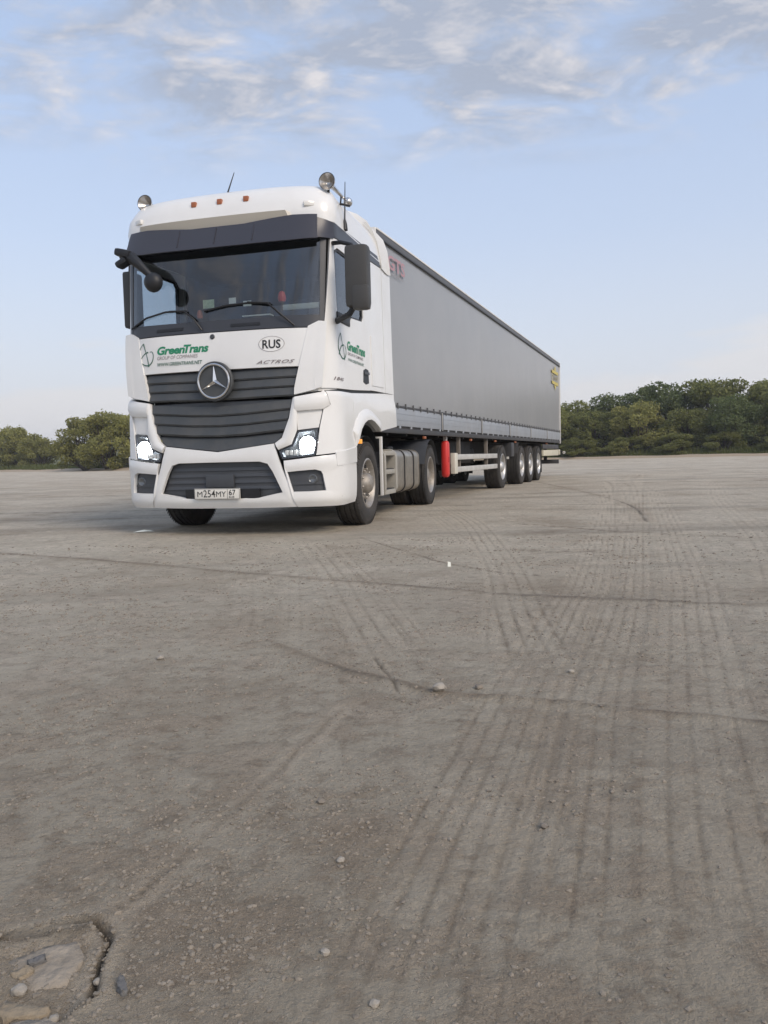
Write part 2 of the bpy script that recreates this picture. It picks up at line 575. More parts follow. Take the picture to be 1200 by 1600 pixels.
# ------------------------------------------------------------------ wheels
def make_wheel(parent, x, y, R, width, sg, rimm, dual=False, dish=0.05, hubr=0.10, huby=0.06, seg=56, visible=True):
    """x = outer face of the tyre; sg = +1 when the outer face looks to +x"""
    zc = R - 0.006
    xc = x - sg * width / 2
    rr = R * 0.585
    h = width / 2
    # rim (the wheel itself)
    mb = MB()
    f0 = h - 0.012
    mb.lathe([(f0 - .05, rr + .005), (f0, rr + .012), (f0 + .008, rr - .004), (f0 - .004, rr - .018), (f0 - .05, rr - .03), (f0 - dish - .02, rr - .045),
              (f0 - dish - .01, rr - .09), (f0 - dish + .012, rr * .60), (f0 - dish + .012, hubr + .02), (f0 - dish + .012, 0.0)], (xc, y, zc), seg=seg, sg=sg)
    mb.lathe([(-h + .02, rr + .01), (-h + .01, rr - .02), (-h + .10, rr - .05), (-h + .12, .05)], (xc, y, zc), seg=24, sg=sg)
    w_ = mb.build('wheel', rimm, parent, smooth=40)
    # hub
    hb = MB()
    hx = f0 - dish + .012
    hb.lathe([(hx - .01, hubr + .018), (hx + .012, hubr + .012), (hx + huby * .6, hubr), (hx + huby, hubr * .75), (hx + huby + .012, hubr * .45), (hx + huby + .014, 0)], (xc, y, zc), seg=28, sg=sg)
    hb.build('hub', rimm, w_, smooth=40)
    for k in range(10 if visible else 0):
        nb = MB()
        a = 2 * PI * k / 10 + .2
        nb.lathe([(hx, .017), (hx + .03, .017), (hx + .038, .010), (hx + .038, 0)], (xc, y + math.cos(a) * rr * .58, zc + math.sin(a) * rr * .58), seg=6, sg=sg)
        nb.build('wheel_nut', rimm, w_, smooth=30)
    if visible:
        for k in range(10):
            a = 2 * PI * (k + .5) / 10 + .2
            vb = MB()
            vb.lathe([(f0 - dish - .004, .026), (f0 - dish + .0062, .022), (f0 - dish + .0062, 0)], (xc, y + math.cos(a) * rr * .75, zc + math.sin(a) * rr * .75), seg=12, sg=sg)
            vb.build('vent_hole', BLACK, w_, smooth=30)
    # tyre
    def tyre(cx, outer):
        hw = width / 2
        pr = [(hw - .02, rr), (hw - .003, rr + .02), (hw + .006, rr + (R - rr) * .35), (hw + .004, rr + (R - rr) * .55), (hw - .004, R - .055), (hw - .012, R - .028), (hw - .03, R - .008)]
        gx = [hw * .60, hw * .22, -hw * .22, -hw * .60]
        tr = []
        for g in gx:
            tr += [(g + .010, R), (g + .007, R - .014), (g - .007, R - .014), (g - .010, R)]
        pr2 = pr + [(hw - .045, R)] + tr + [(-(hw - .045), R)] + [(-a, b) for a, b in reversed(pr)]
        t_ = MB().lathe(pr2, (cx, y, zc), seg=seg, sg=sg)
        # shoulder blocks
        for k in range(72):
            a = 2 * PI * k / 72
            ca, sa = math.cos(a), math.sin(a)
            for side in (1, -1):
                xx = cx + side * (hw - .028)
                for (r0, r1) in ((R - .05, R - .002),):
                    d = .007
                    vs = []
                    for (q, r) in ((-d, r0), (d, r0), (d, r1), (-d, r1)):
                        vs.append((xx + side * (.020 if r == r0 else .006), y + r * ca - q * sa, zc + r * sa + q * ca))
                    vs += [(v[0] + side * .007, v[1] + .003 * ca, v[2] + .003 * sa) for v in vs]
                    t_.add(vs, [(4, 5, 6, 7), (0, 1, 5, 4), (1, 2, 6, 5), (2, 3, 7, 6), (3, 0, 4, 7)])
        t_.build('tyre', RUBBER, w_, smooth=35)
    tyre(xc, True)
    if dual:
        tyre(xc - sg * (width + .04), False)
    return w_


# ------------------------------------------------------------------ tractor unit
TX, TY, TYAW = -1.7078, 8.1238, 0.26198
truck = empty('tractor_unit', (TX, TY, 0), -TYAW)
tag(truck, 'white tractor unit with green company lettering and lit headlights, coupled to the grey trailer', 'truck')
AXF, AXR = 1.387, 5.037
RW = 0.485

# --- bumper
mb = MB()
outer = [Fp(0, .872), Fp(.42, .921), Fp(.615, .945), Fp(.668, .77), Fp(.82, .295), Fp(.40, .288), Fp(-.36, .288), Fp(-.82, .295), Fp(-.668, .77), Fp(-.615, .945), Fp(-.42, .921)]
inner = [Fp(0, .768), Fp(.46, .766), Fp(.545, .742), Fp(.598, .66), Fp(.695, .445), Fp(.43, .393), Fp(-.37, .393), Fp(-.695, .445), Fp(-.598, .66), Fp(-.545, .742), Fp(-.46, .766)]
patch(mb, outer, inner, k=6, nv=6, off=lambda u, v: 0.005 * math.sin(PI * v) + .004, thick=.035, closed=True)
mb.build('bumper', WHITE, truck)
mb = MB()
patch(mb, [Fp(-.70, .44), Fp(-.40, .385), Fp(.45, .385), Fp(.70, .44)], [Fp(-.54, .765), Fp(-.3, .775), Fp(.3, .775), Fp(.54, .765)], k=8, nv=4, off=-.055, thick=0)
intake = mb.build('lower_intake', DARK, truck)
for z0, d in ((.70, 0), (.635, .0), (.57, .0), (.505, .0)):
    hw_ = .54 + (.765 - z0) * .46
    mb = MB()
    patch(mb, [Fp(-hw_, z0 - .02), Fp(hw_, z0 - .02)], [Fp(-hw_ + .012, z0 + .012), Fp(hw_ - .012, z0 + .012)], k=24, nv=2, off=lambda u, v: -.044 - .008 * v, thick=.01)
    mb.build('slat', DARK, intake)
box('radar_cover', DARK, truck, -.16, .16, .015, .05, .50, .64, bev=.012)
mb = MB()
patch(mb, [Fp(-.39, .372), Fp(.45, .372)], [Fp(-.39, .49), Fp(.45, .49)], k=14, nv=3, off=.004, thick=.04)
mb.build('plate_holder', BLACK, truck)
pl = MB().box(-.272, .248, -.030, -.018, .386, .498, bev=.004).build('number_plate', PLATE, truck)
pmap = lambda u, v: (u, -.0325, v)
text_on('plate_letter', 'M', BLACKPR, pl, pmap, -.235, .412, .058, .055, bold=.0)
text_on('plate_digits', '254', BLACKPR, pl, pmap, -.165, .408, .135, .074, bold=.004)
text_on('plate_letters', 'MY', BLACKPR, pl, pmap, -.020, .412, .112, .055, bold=.0)
text_on('plate_region', '67', BLACKPR, pl, pmap, .125, .428, .075, .056, bold=.010)
text_on('plate_country', 'RUS', BLACKPR, pl, pmap, .125, .399, .060, .018, bold=.012)
fm = MB()
for a in ((-.268, .244, .3885, .3915), (-.268, .244, .4925, .4955), (-.268, -.265, .390, .494), (.241, .244, .390, .494), (.106, .109, .390, .494)):
    fm.box(a[0], a[1], -.0325, -.031, a[2], a[3])
fm.build('plate_border', BLACKPR, pl, smooth=0)
mb = MB()
patch(mb, [Fp(-.80, .24), Fp(.80, .24)], [Fp(-.82, .31), Fp(.82, .31)], k=20, nv=2, off=-.12, thick=0)
mb.build('under_skirt', BLACK, truck)
for sg in (1, -1):
    # --- corner bumper with fog-lamp recess
    mb = MB()
    outer = [Fp(.715, .768), Fp(.86, .782), Fp(1.03, .803), Gp(.45, .84), Gp(.80, .875), Gp(.815, .60), Gp(.79, .305), Gp(.40, .292), Fp(.828, .292)]
    inner = [Fp(.725, .650), Fp(.86, .662), Fp(1.02, .672), Fp(1.075, .655), Fp(1.09, .62), Fp(1.10, .55), Fp(1.115, .455), Fp(.95, .448), Fp(.765, .448)]
    patch(mb, outer, inner, k=5, nv=8, off=lambda u, v: 0.010 * math.sin(PI * v) + .003, thick=.035, sg=sg, closed=True)
    cb = mb.build('corner_bumper', WHITE, truck)
    mb = MB()
    patch(mb, [Fp(.75, .44), Fp(1.13, .445)], [Fp(.71, .66), Fp(1.08, .69)], k=12, nv=3, off=-.04, thick=0, sg=sg)
    fr_ = mb.build('fog_recess', DARK, cb)
    c = skin(fs_(sg * 1.0, .575), .575, -.035)
    MB().lathe([(.0, .05), (-.012, .046), (-.014, .040), (-.006, .03), (.004, 0)], c, axis='Y', seg=24).build('fog_lamp', mat('fog_glass', (.16, .17, .18), .12, metal=.4), cb)
    mb = MB()
    patch(mb, [Fp(.73, .52), Fp(1.10, .52)], [Fp(.73, .545), Fp(1.10, .545)], k=12, nv=1, off=-.028, thick=.012, sg=sg)
    mb.build('trim_bar', DARK, cb)
    # step cover and slot on the flank
    mb = MB()
    patch(mb, [Gp(.27, .705), Gp(.795, .735)], [Gp(.26, .845), Gp(.805, .90)], k=10, nv=3, off=.016, thick=.02, sg=sg)
    mb.build('step_cover', WHITE, cb)
    mb = MB()
    patch(mb, [Gp(.33, .388), Gp(.66, .388)], [Gp(.33, .402), Gp(.66, .402)], k=8, nv=1, off=.0075, thick=.004, sg=sg)
    mb.build('slot', BLACK, cb)
    mb = MB()
    patch(mb, [Fp(.80, .24), Gp(.75, .24)], [Fp(.82, .31), Gp(.78, .31)], k=14, nv=1, off=-.12, thick=0, sg=sg)
    mb.build('under_skirt', BLACK, cb)
    # --- headlight
    bot = [Fp(.668, .862), Fp(.70, .785), Fp(.86, .797), Fp(1.025, .815)]
    top = [Fp(.672, .868), Fp(.80, .925), Fp(.862, 1.068), Fp(1.058, 1.092)]
    mb = MB()
    patch(mb, bot, top, k=6, nv=6, off=lambda u, v: -.012 - .085 * (math.sin(PI * min(1, max(0, u))) * math.sin(PI * v)) ** .5, thick=0, sg=sg)
    hl = mb.build('headlight', SHELL, truck)
    mb = MB()
    patch(mb, bot, top, k=6, nv=6, off=-.004, thick=0.0, sg=sg)
    mb.build('lens', LENS, hl)
    mb = MB()
    patch(mb, bot + list(reversed(top)), [Fp(.69, .86), Fp(.715, .805), Fp(.86, .815), Fp(1.01, .832), Fp(1.040, 1.073), Fp(.872, 1.05), Fp(.815, .915), Fp(.692, .872)], k=4, nv=1, off=-.006, thick=.03, sg=sg, closed=True)
    mb.build('bezel', BLACKGLOSS, hl)
    c = skin(fs_(sg * .955, .925), .925, -.045)
    MB().lathe([(.05, .088), (.0, .088), (-.014, .075), (-.022, .045), (-.025, 0)], c, axis='Y', seg=28).build('lamp', LAMP, hl)
    c2 = skin(fs_(sg * .955, .925), .925, -.05)
    MB().lathe([(.04, .092), (-.004, .094), (-.006, .089), (.04, .089)], c2, axis='Y', seg=28).build('lamp_ring', CHROME, hl)
    for q in range(4):
        zz = .835 + q * .0
        xx = .74 + q * .045
        cc = skin(fs_(sg * xx, .845), .845, -.03)
        MB().box(cc[0] - .016, cc[0] + .016, cc[1] - .006, cc[1] + .02, cc[2] - .02, cc[2] + .03, bev=.005).build('indicator_cell', CLEARLAMP, hl)
    # --- panels round the headlight
    mb = MB()
    patch(mb, [Fp(.628, .948), Fp(.70, 1.0), Fp(.775, 1.2), Fp(.815, 1.405)], [Fp(.662, .880), Fp(.795, .932), Fp(.852, 1.075), Fp(.855, 1.405)], k=6, nv=4, off=lambda u, v: .018 * math.sin(PI * v) + .006, thick=.04, sg=sg)
    patch(mb, [Fp(.858, 1.078), Fp(1.064, 1.10)], [Fp(.848, 1.27), Fp(1.10, 1.29)], k=8, nv=4, off=lambda u, v: -.022 + .006 * v, thick=.02, sg=sg)
    cp = mb.build('headlight_surround', WHITE, truck)
    mb = MB()
    patch(mb, [Fp(.835, 1.268), Fp(1.10, 1.285), Gp(.24, 1.325)], [Fp(.832, 1.412), Fp(1.08, 1.455), Gp(.21, 1.475)], k=8, nv=5, off=lambda u, v: .012 + .020 * math.sin(PI * v) ** .5, thick=.05, sg=sg)
    mb.build('corner_panel', WHITE, truck)
    mb = MB()
    patch(mb, [Fp(1.035, .818), Fp(1.07, 1.10), Fp(1.105, 1.285), Gp(.25, 1.33), Gp(.225, 1.468)], [Gp(.797, .885), Gp(.797, 1.05), Gp(.797, 1.2), Gp(.797, 1.34), Gp(.797, 1.482)], k=5, nv=10, off=.002, thick=.03, sg=sg)
    mb.build('front_fender', WHITE, truck)
    # --- lower flank with the wheel arch
    arch = [(.803, .90), (.85, .985), (.95, 1.09), (1.08, 1.165), (1.22, 1.205), (1.36, 1.217), (1.50, 1.20), (1.64, 1.160), (1.76, 1.12), (1.86, 1.092), (2.2, 1.13), (YREAR, 1.178)]
    topz = lambda y: 1.482 + (y - .8) * .068 if y < 2.3 else 1.585 + (y - 2.3) * .03
    mb = MB()
    patch(mb, [Gp(*a) for a in arch], [Gp(a[0] if i else .803, topz(a[0])) for i, a in enumerate(arch)], k=3, nv=6, off=.002, thick=.04, sg=sg)
    lf = mb.build('lower_flank', WHITE, truck)
    mb = MB()
    ar2 = arch[:10]
    outr = [(AXF + (a[0] - AXF) * 1.22, .48 + (a[1] - .48) * 1.165) for a in ar2]
    outr[0] = (.775, 1.0)
    outr[-1] = (1.93, 1.13)
    patch(mb, [Gp(a[0], a[1]) for a in ar2], [Gp(max(.60, a[0]), a[1]) for a in outr], k=4, nv=4, off=lambda u, v: .006 + .034 * (1 - v ** 3) * min(1, 8 * u + .15) * min(1, 8 * (1 - u) + .15), thick=.05, sg=sg)
    mb.build('wheel_arch_trim', WHITE, lf)
    # inner arch liner
    ml = MB()
    vs, fs = [], []
    na = 20
    for k in range(na + 1):
        a = math.radians(8 + 164 * k / na)
        for xx in (.62, 1.20):
            vs.append((sg * xx, AXF - .70 * math.cos(a), .46 + .70 * math.sin(a)))
    for k in range(na):
        fs.append((2 * k, 2 * k + 1, 2 * k + 3, 2 * k + 2))
    ml.add(vs, fs)
    ml.build('arch_liner', BLACK, truck)
    # mudguard close over the tyre
    mg = MB()
    vs, fs = [], []
    for k in range(17):
        a = math.radians(20 + 150 * k / 16)
        for xx in (.93, 1.205):
            vs.append((sg * xx, AXF - .565 * math.cos(a), .47 + .565 * math.sin(a)))
    for k in range(16):
        fs.append((2 * k, 2 * k + 1, 2 * k + 3, 2 * k + 2))
    mg.add(vs, fs)
    mg.build('mudguard', DARK, truck)
    box('side_marker', ORANGE, truck, *sorted((sg * 1.235, sg * 1.285)), .885, .955, .935, .985, bev=.008)
    # mud flap with pale edge behind the front wheel
    fl = MB().box(*sorted((sg * 1.02, sg * 1.225)), 1.965, 1.985, .31, 1.03, bev=.006).build('mud_flap', BLACK, truck)
    e = MB()
    e.box(*sorted((sg * 1.205, sg * 1.238)), 1.950, 1.990, .305, 1.035, bev=.004)
    e.box(*sorted((sg * 1.12, sg * 1.21)), 1.952, 1.988, 1.012, 1.034, bev=.003)
    e.box(*sorted((sg * 1.135, sg * 1.15)), 1.952, 1.963, .32, 1.01, bev=.003)
    e.build('flap_edge', WHITE2, fl)
    # --- A-panel (corner air deflector)
    mb = MB()
    patch(mb, [Fp(.830, 1.435), Fp(1.0, 1.47), Gp(.20, 1.495)], [Fp(.967, 2.125), Fp(1.06, 2.175), Gp(.27, 2.165)], k=8, nv=12,
          off=lambda u, v: .012 + .052 * u ** 1.5 + .012 * math.sin(PI * v), thick=.035, sg=sg)
    df = mb.build('air_deflector', WHITE, truck)
    mb = MB()
    patch(mb, [Fp(1.02, 1.52), Fp(1.035, 1.52)], [Fp(1.075, 2.11), Fp(1.088, 2.11)], k=2, nv=10, off=.045, thick=.02, sg=sg)
    mb.build('deflector_rib', WHITE, df)
    mb = MB()
    patch(mb, [Fp(.84, 1.45), Gp(.40, 1.50)], [Fp(.99, 2.115), Gp(.40, 2.16)], k=8, nv=4, off=-.02, thick=0, sg=sg)
    mb.build('corner_post', WHITE2, truck)

# --- grille: two tiers of louvres
def grille_tier(z0, z1, x0, x1, n, depth, name):
    mb = MB()
    patch(mb, [Fp(-x0, z0), Fp(x0, z0)], [Fp(-x1, z1), Fp(x1, z1)], k=28, nv=4, off=-.05, thick=0)
    g = mb.build(name, DARK, truck)
    for i in range(n):
        a, b = i / n, (i + .95) / n
        za, zb = z0 + (z1 - z0) * a, z0 + (z1 - z0) * b
        xa, xb = x0 + (x1 - x0) * a - .006, x0 + (x1 - x0) * b - .006
        m2 = MB()
        patch(m2, [Fp(-xa, za), Fp(-.3, za - depth), Fp(0, za - depth * 1.25), Fp(.3, za - depth), Fp(xa, za)], [Fp(-xb, zb), Fp(-.3, zb - depth), Fp(0, zb - depth * 1.25), Fp(.3, zb - depth), Fp(xb, zb)], k=8, nv=6,
              off=lambda u, v: -.024 + .024 * (1 - v) ** 1.2 if v > .12 else -.016 + .11 * v, thick=.03)
        sl = m2.build('slat', GRILLE, g)
    return g


grille_tier(1.425, 1.712, .838, .880, 3, .012, 'upper_grille')
g2 = grille_tier(1.075, 1.395, .735, .815, 3, .035, 'lower_grille')
mb = MB()
patch(mb, [Fp(-.625, .955), Fp(-.3, .915), Fp(0, .885), Fp(.3, .915), Fp(.625, .955)], [Fp(-.73, 1.055), Fp(-.3, 1.025), Fp(0, 1.018), Fp(.3, 1.025), Fp(.73, 1.055)], k=8, nv=6, off=lambda u, v: -.012 - .03 * v, thick=.03)
mb.build('slat', GRILLE, g2)
mb = MB()
patch(mb, [Fp(-.65, .93), Fp(0, .87), Fp(.65, .93)], [Fp(-.75, 1.10), Fp(0, 1.10), Fp(.75, 1.10)], k=14, nv=3, off=-.06, thick=0)
mb.build('grille_backing', BLACK, g2)
# --- star badge
sb = MB().lathe([(.02, .205), (-.008, .203), (-.014, .197), (-.014, .188), (-.006, .182), (-.004, 0)], (0, -.005, 1.60), axis='Y', seg=56).build('badge', GRILLE, truck)
MB().lathe([(-.010, .186), (-.026, .182), (-.032, .172), (-.026, .162), (-.010, .160)], (0, -.005, 1.60), axis='Y', seg=56).build('badge_ring', CHROME, sb)
st = MB()
for k in range(3):
    a = PI / 2 + k * 2 * PI / 3
    tip = (math.cos(a) * .172, -.020, 1.60 + math.sin(a) * .172)
    for s_ in (-1, 1):
        b = a + s_ * PI / 3
        side = (math.cos(b) * .030, -.014, 1.60 + math.sin(b) * .030)
        st.add([(0, -.046, 1.60), tip, side], [(0, 1, 2)])
st.build('badge_star', CHROME, sb, smooth=0)
# --- white front flap
mb = MB()
patch(mb, [Fp(-.885, 1.722), Fp(-.45, 1.722), Fp(0, 1.722), Fp(.45, 1.722), Fp(.885, 1.722)], [Fp(-.985, 2.108), Fp(-.5, 2.108), Fp(0, 2.108), Fp(.5, 2.108), Fp(.985, 2.108)], k=8, nv=8, off=lambda u, v: .006 + .008 * math.sin(PI * v), thick=.04)
flap = mb.build('front_flap', WHITE, truck)
fmap = lambda x, z: skin(fs_(x, z), z, .0165 + .0)
text_on('company_lettering', 'Green', GREEN, flap, fmap, -.70, 1.918, .340, .084, shear=.22, bold=.038, spacing=.95)
text_on('company_lettering', 'Trans', GREEN, flap, fmap, -.375, 1.918, .290, .084, shear=.22, bold=.038, spacing=.95)
text_on('company_subtitle', 'GROUP OF COMPANIES', GREYPR, flap, fmap, -.70, 1.862, .49, .036, shear=.2)
text_on('web_address', 'WWW.GREENTRANS.NET', DGREEN, flap, fmap, -.70, 1.795, .54, .036, shear=.15, bold=.012)
lg = MB()
ribbon(lg, fmap, [(-.888, 2.052), (-.935, 2.0), (-.955, 1.93), (-.935, 1.865), (-.88, 1.825), (-.815, 1.815), (-.768, 1.85), (-.752, 1.91), (-.768, 1.955), (-.80, 1.955)], .006, .012)
ribbon(lg, fmap, [(-.888, 2.052), (-.862, 1.98), (-.835, 1.90), (-.812, 1.80)], .014, .008)
ribbon(lg, fmap, [(-.945, 1.845), (-.915, 1.90), (-.86, 1.945), (-.82, 1.955)], .016, .010)
lg.build('company_logo', DGREEN, flap, smooth=0)
ov = MB()
P = [(.604 + .135 * math.cos(2 * PI * k / 40), 1.955 + .078 * math.sin(2 * PI * k / 40)) for k in range(40)]
ov.add([skin(fs_(x, z), z, .0155) for x, z in P], [tuple(range(40))])
ovo = ov.build('country_oval', mat('sticker_white', (.82, .82, .80), .4), flap, smooth=0)
ring_ = MB()
for k in range(40):
    a, b = 2 * PI * k / 40, 2 * PI * (k + 1) / 40
    q = [(.604 + r * .135 * math.cos(t), 1.955 + r * .078 * math.sin(t)) for r, t in ((1, a), (1, b), (.965, b), (.965, a))]
    ring_.add([skin(fs_(x, z), z, .0175) for x, z in q], [(0, 1, 2, 3)])
ring_.build('oval_border', GREYPR, ovo, smooth=0)
text_on('country_letters', 'RUS', BLACKPR, ovo, lambda x, z: skin(fs_(x, z), z, .018), .51, 1.912, .19, .086, bold=.02)
text_on('model_lettering', 'ACTROS', GREYPR, flap, fmap, .44, 1.757, .40, .034, shear=.5, bold=.01, spacing=1.1)
MB().lathe([(-.012, 0), (-.012, .020), (-.004, .027), (.01, .028)], tuple(np.array(skin(0 - .045, 2.065, .010))), axis='Y', seg=16).build('flap_badge', DARK, flap)

# --- windscreen: black lower band, glass, pillars, header
mb = MB()
patch(mb, [Fp(-1.10, 2.118), Fp(-.5, 2.118), Fp(0, 2.118), Fp(.5, 2.118), Fp(1.10, 2.118)], [Fp(-1.11, 2.245), Fp(-.5, 2.235), Fp(0, 2.235), Fp(.5, 2.235), Fp(1.11, 2.245)], k=8, nv=3, off=.004, thick=.03)
cowl = mb.build('windscreen_cowl', BLACKGLOSS, truck)
for x_ in (-.55, .32):
    mb = MB()
    patch(mb, [Fp(x_ - .16, 2.155), Fp(x_ + .16, 2.155)], [Fp(x_ - .16, 2.185), Fp(x_ + .16, 2.185)], k=6, nv=1, off=.010, thick=.008)
    mb.build('air_slot', BLACK, cowl)
mb = MB()
patch(mb, [Fp(-1.09, 2.24), Fp(-.5, 2.232), Fp(0, 2.232), Fp(.5, 2.232), Fp(1.09, 2.24)], [Fp(-1.09, 3.08), Fp(-.5, 3.08), Fp(0, 3.08), Fp(.5, 3.08), Fp(1.09, 3.08)], k=8, nv=12, off=.0, thick=0)
mb.build('windscreen', WSGLASS, truck)
for sg in (1, -1):
    mb = MB()
    patch(mb, [Fp(1.075, 2.13), Gp(.268, 2.175)], [Fp(1.08, 3.13), Gp(.36, 3.13)], k=8, nv=14, off=.006, thick=.05, sg=sg)
    mb.build('a_pillar', BLACKGLOSS, truck)
mb = MB()
patch(mb, [Gp(.40, 3.03, ) if False else Fp(-1.10, 3.045), Fp(-.5, 3.045), Fp(.5, 3.045), Fp(1.10, 3.045)], [Fp(-1.12, 3.24), Fp(-.5, 3.24), Fp(.5, 3.24), Fp(1.12, 3.24)], k=8, nv=3, off=.002, thick=0)
mb.build('header', BLACKGLOSS, truck)
# --- sun visor
mb = MB()
def viso(u, v):
    e_ = min(1.0, 5.0 * min(u, 1 - u))
    e_ = e_ * e_ * (3 - 2 * e_)
    return .014 + .036 * e_ + .075 * (1 - v) * e_
vb_ = [Gp(.42, 3.035), Gp(.30, 3.01), Fp(1.05, 2.985), Fp(.80, 2.965), Fp(.3, 2.955), Fp(-.3, 2.955), Fp(-.80, 2.965), Fp(-1.05, 2.985), Gp(.30, 3.01), Gp(.42, 3.035)]
vt_ = [Gp(.42, 3.19), Gp(.30, 3.245), Fp(1.05, 3.250), Fp(.82, 3.250), Fp(.3, 3.20), Fp(-.3, 3.20), Fp(-.82, 3.250), Fp(-1.05, 3.250), Gp(.30, 3.245), Gp(.42, 3.19)]
B_ = [pt(q) if i < 8 else pt(q, -1) for i, q in enumerate(vb_)]
T_ = [pt(q) if i < 8 else pt(q, -1) for i, q in enumerate(vt_)]
_pt = pt
pt = lambda q, sg=1: q if not isinstance(q[0], str) else _pt(q, sg)
patch(mb, B_, T_, k=8, nv=5, off=viso, thick=.02)
vis = mb.build('sun_visor', VISOR, truck)
for x_ in (-.42, .0, .42):
    c = skin(fs_(x_, 3.11), 3.11, .09)
    box('visor_rib', VISOR, vis, c[0] - .004, c[0] + .004, c[1] - .006, c[1] + .03, 3.00, 3.195, rot=Matrix.Rotation(-.42, 3, 'X'))
# --- wipers
def wiper(pts, name):
    mb = MB()
    mb.tube([skin(fs_(x, z), z, o) for x, z, o in pts], .010, seg=6)
    return mb
wp = wiper([(.84, 2.13, .02), (.70, 2.25, .05), (.57, 2.365, .045), (.35, 2.39, .03)], 'w').build('wiper', BLACK, truck)
wiper([(.60, 2.365, .025), (.35, 2.385, .022), (.10, 2.375, .02), (-.14, 2.335, .02)], 'w').build('wiper_blade', BLACK, wp)
wp = wiper([(-.16, 2.14, .02), (-.24, 2.25, .05), (-.36, 2.345, .045), (-.55, 2.36, .03)], 'w').build('wiper', BLACK, truck)
wiper([(-.34, 2.35, .025), (-.6, 2.36, .022), (-.85, 2.32, .02), (-1.07, 2.235, .02)], 'w').build('wiper_blade', BLACK, wp)

# --- roof
mb = MB()
zr = [3.205, 3.215, 3.28, 3.34, 3.40, 3.45, 3.50, 3.54, 3.58, 3.61, 3.635, 3.655, 3.67, 3.68, 3.684]
half = list(np.linspace(0, S0, 40)) + list(np.linspace(S0, gs_(2.35, 3.3), 18)[1:])
ss = [-a for a in reversed(half[1:])] + half
nu = len(ss)
vs, fs = [], []
for zi, z in enumerate(zr):
    for s in ss:
        front = max(0.0, 1 - abs(s) / (S0 + .3))
        o_ = (.006 if z < 3.22 else .0) + .022 * min(1, max(0, (z - 3.215) / .03)) * (1 - min(1, max(0, (z - 3.55) / .1))) * min(1, front * 6)
        vs.append(skin(s, z, o_))
for j in range(len(zr) - 1):
    for i in range(nu - 1):
        fs.append((j * nu + i, j * nu + i + 1, (j + 1) * nu + i + 1, (j + 1) * nu + i))
last = (len(zr) - 1) * nu
for i in range(nu // 2):
    a, b = last + i, last + i + 1
    c, d = last + nu - 2 - i, last + nu - 1 - i
    if b != c and b < c:
        fs.append((a, b, c, d))
    elif b == c:
        fs.append((a, b, d))
mb.add(vs, fs)
roof = mb.build('roof', WHITE, truck, smooth=50)
mb = MB()
patch(mb, [Fp(-.93, 3.205), Fp(-.4, 3.195), Fp(.4, 3.195), Fp(.84, 3.205)], [Fp(-.97, 3.29), Fp(-.4, 3.29), Fp(.4, 3.29), Fp(.80, 3.29)], k=8, nv=3, off=lambda u, v: .008 + .070 * v * min(1, 25 * min(u, 1 - u)), thick=.05)
mb.build('roof_lip', mat('lip_warm_shade', (.66, .62, .54), .45), roof)  # underside of the white roof; its shade and warm reflected light are in the colour
for x_ in (-.298, 0, .298):
    c = skin(fs_(x_, 3.475), 3.475, .022)
    MB().box(c[0] - .028, c[0] + .028, c[1] - .02, c[1] + .03, c[2] - .028, c[2] + .028, bev=.008).build('marker_lamp', AMBEROFF, roof)
for sg in (1, -1):
    c = skin(fs_(sg * .965, 3.37), 3.37, .02)
    MB().box(c[0] - .055, c[0] + .055, c[1] - .02, c[1] + .04, c[2] - .025, c[2] + .025, bev=.012, rot=Matrix.Rotation(sg * .5, 3, 'Z')).build('position_lamp', CLEARLAMP, roof)
# roof deflector and rear side fairings
mb = MB()
pr = [(1.15, 3.66), (1.6, 3.735), (2.0, 3.79), (2.45, 3.83), (2.60, 3.80), (2.62, 3.50), (2.3, 3.50), (1.15, 3.60)]
sec = [(-1.02, -.10), (-.98, -.03), (-.85, 0), (.85, 0), (.98, -.03), (1.02, -.10)]
vs, fs = [], []
for (y_, z_) in pr[:5]:
    for (x_, d_) in sec:
        vs.append((x_ * (.86 if y_ < 1.3 else (.95 if y_ < 1.7 else 1.0)), y_, z_ + d_ - (.10 if y_ > 2.55 else 0)))
n6 = len(sec)
for i in range(4):
    for k in range(n6 - 1):
        fs.append((i * n6 + k, i * n6 + k + 1, (i + 1) * n6 + k + 1, (i + 1) * n6 + k))
for x_ in (0, n6 - 1):
    base = len(vs)
    for i in range(5):
        p_ = vs[i * n6 + x_]
        vs.append((p_[0], p_[1], 3.50))
    for i in range(4):
        fs.append((i * n6 + x_, (i + 1) * n6 + x_, base + i + 1, base + i))
mb.add(vs, fs)
mb.build('roof_deflector', WHITE2, truck, smooth=45)
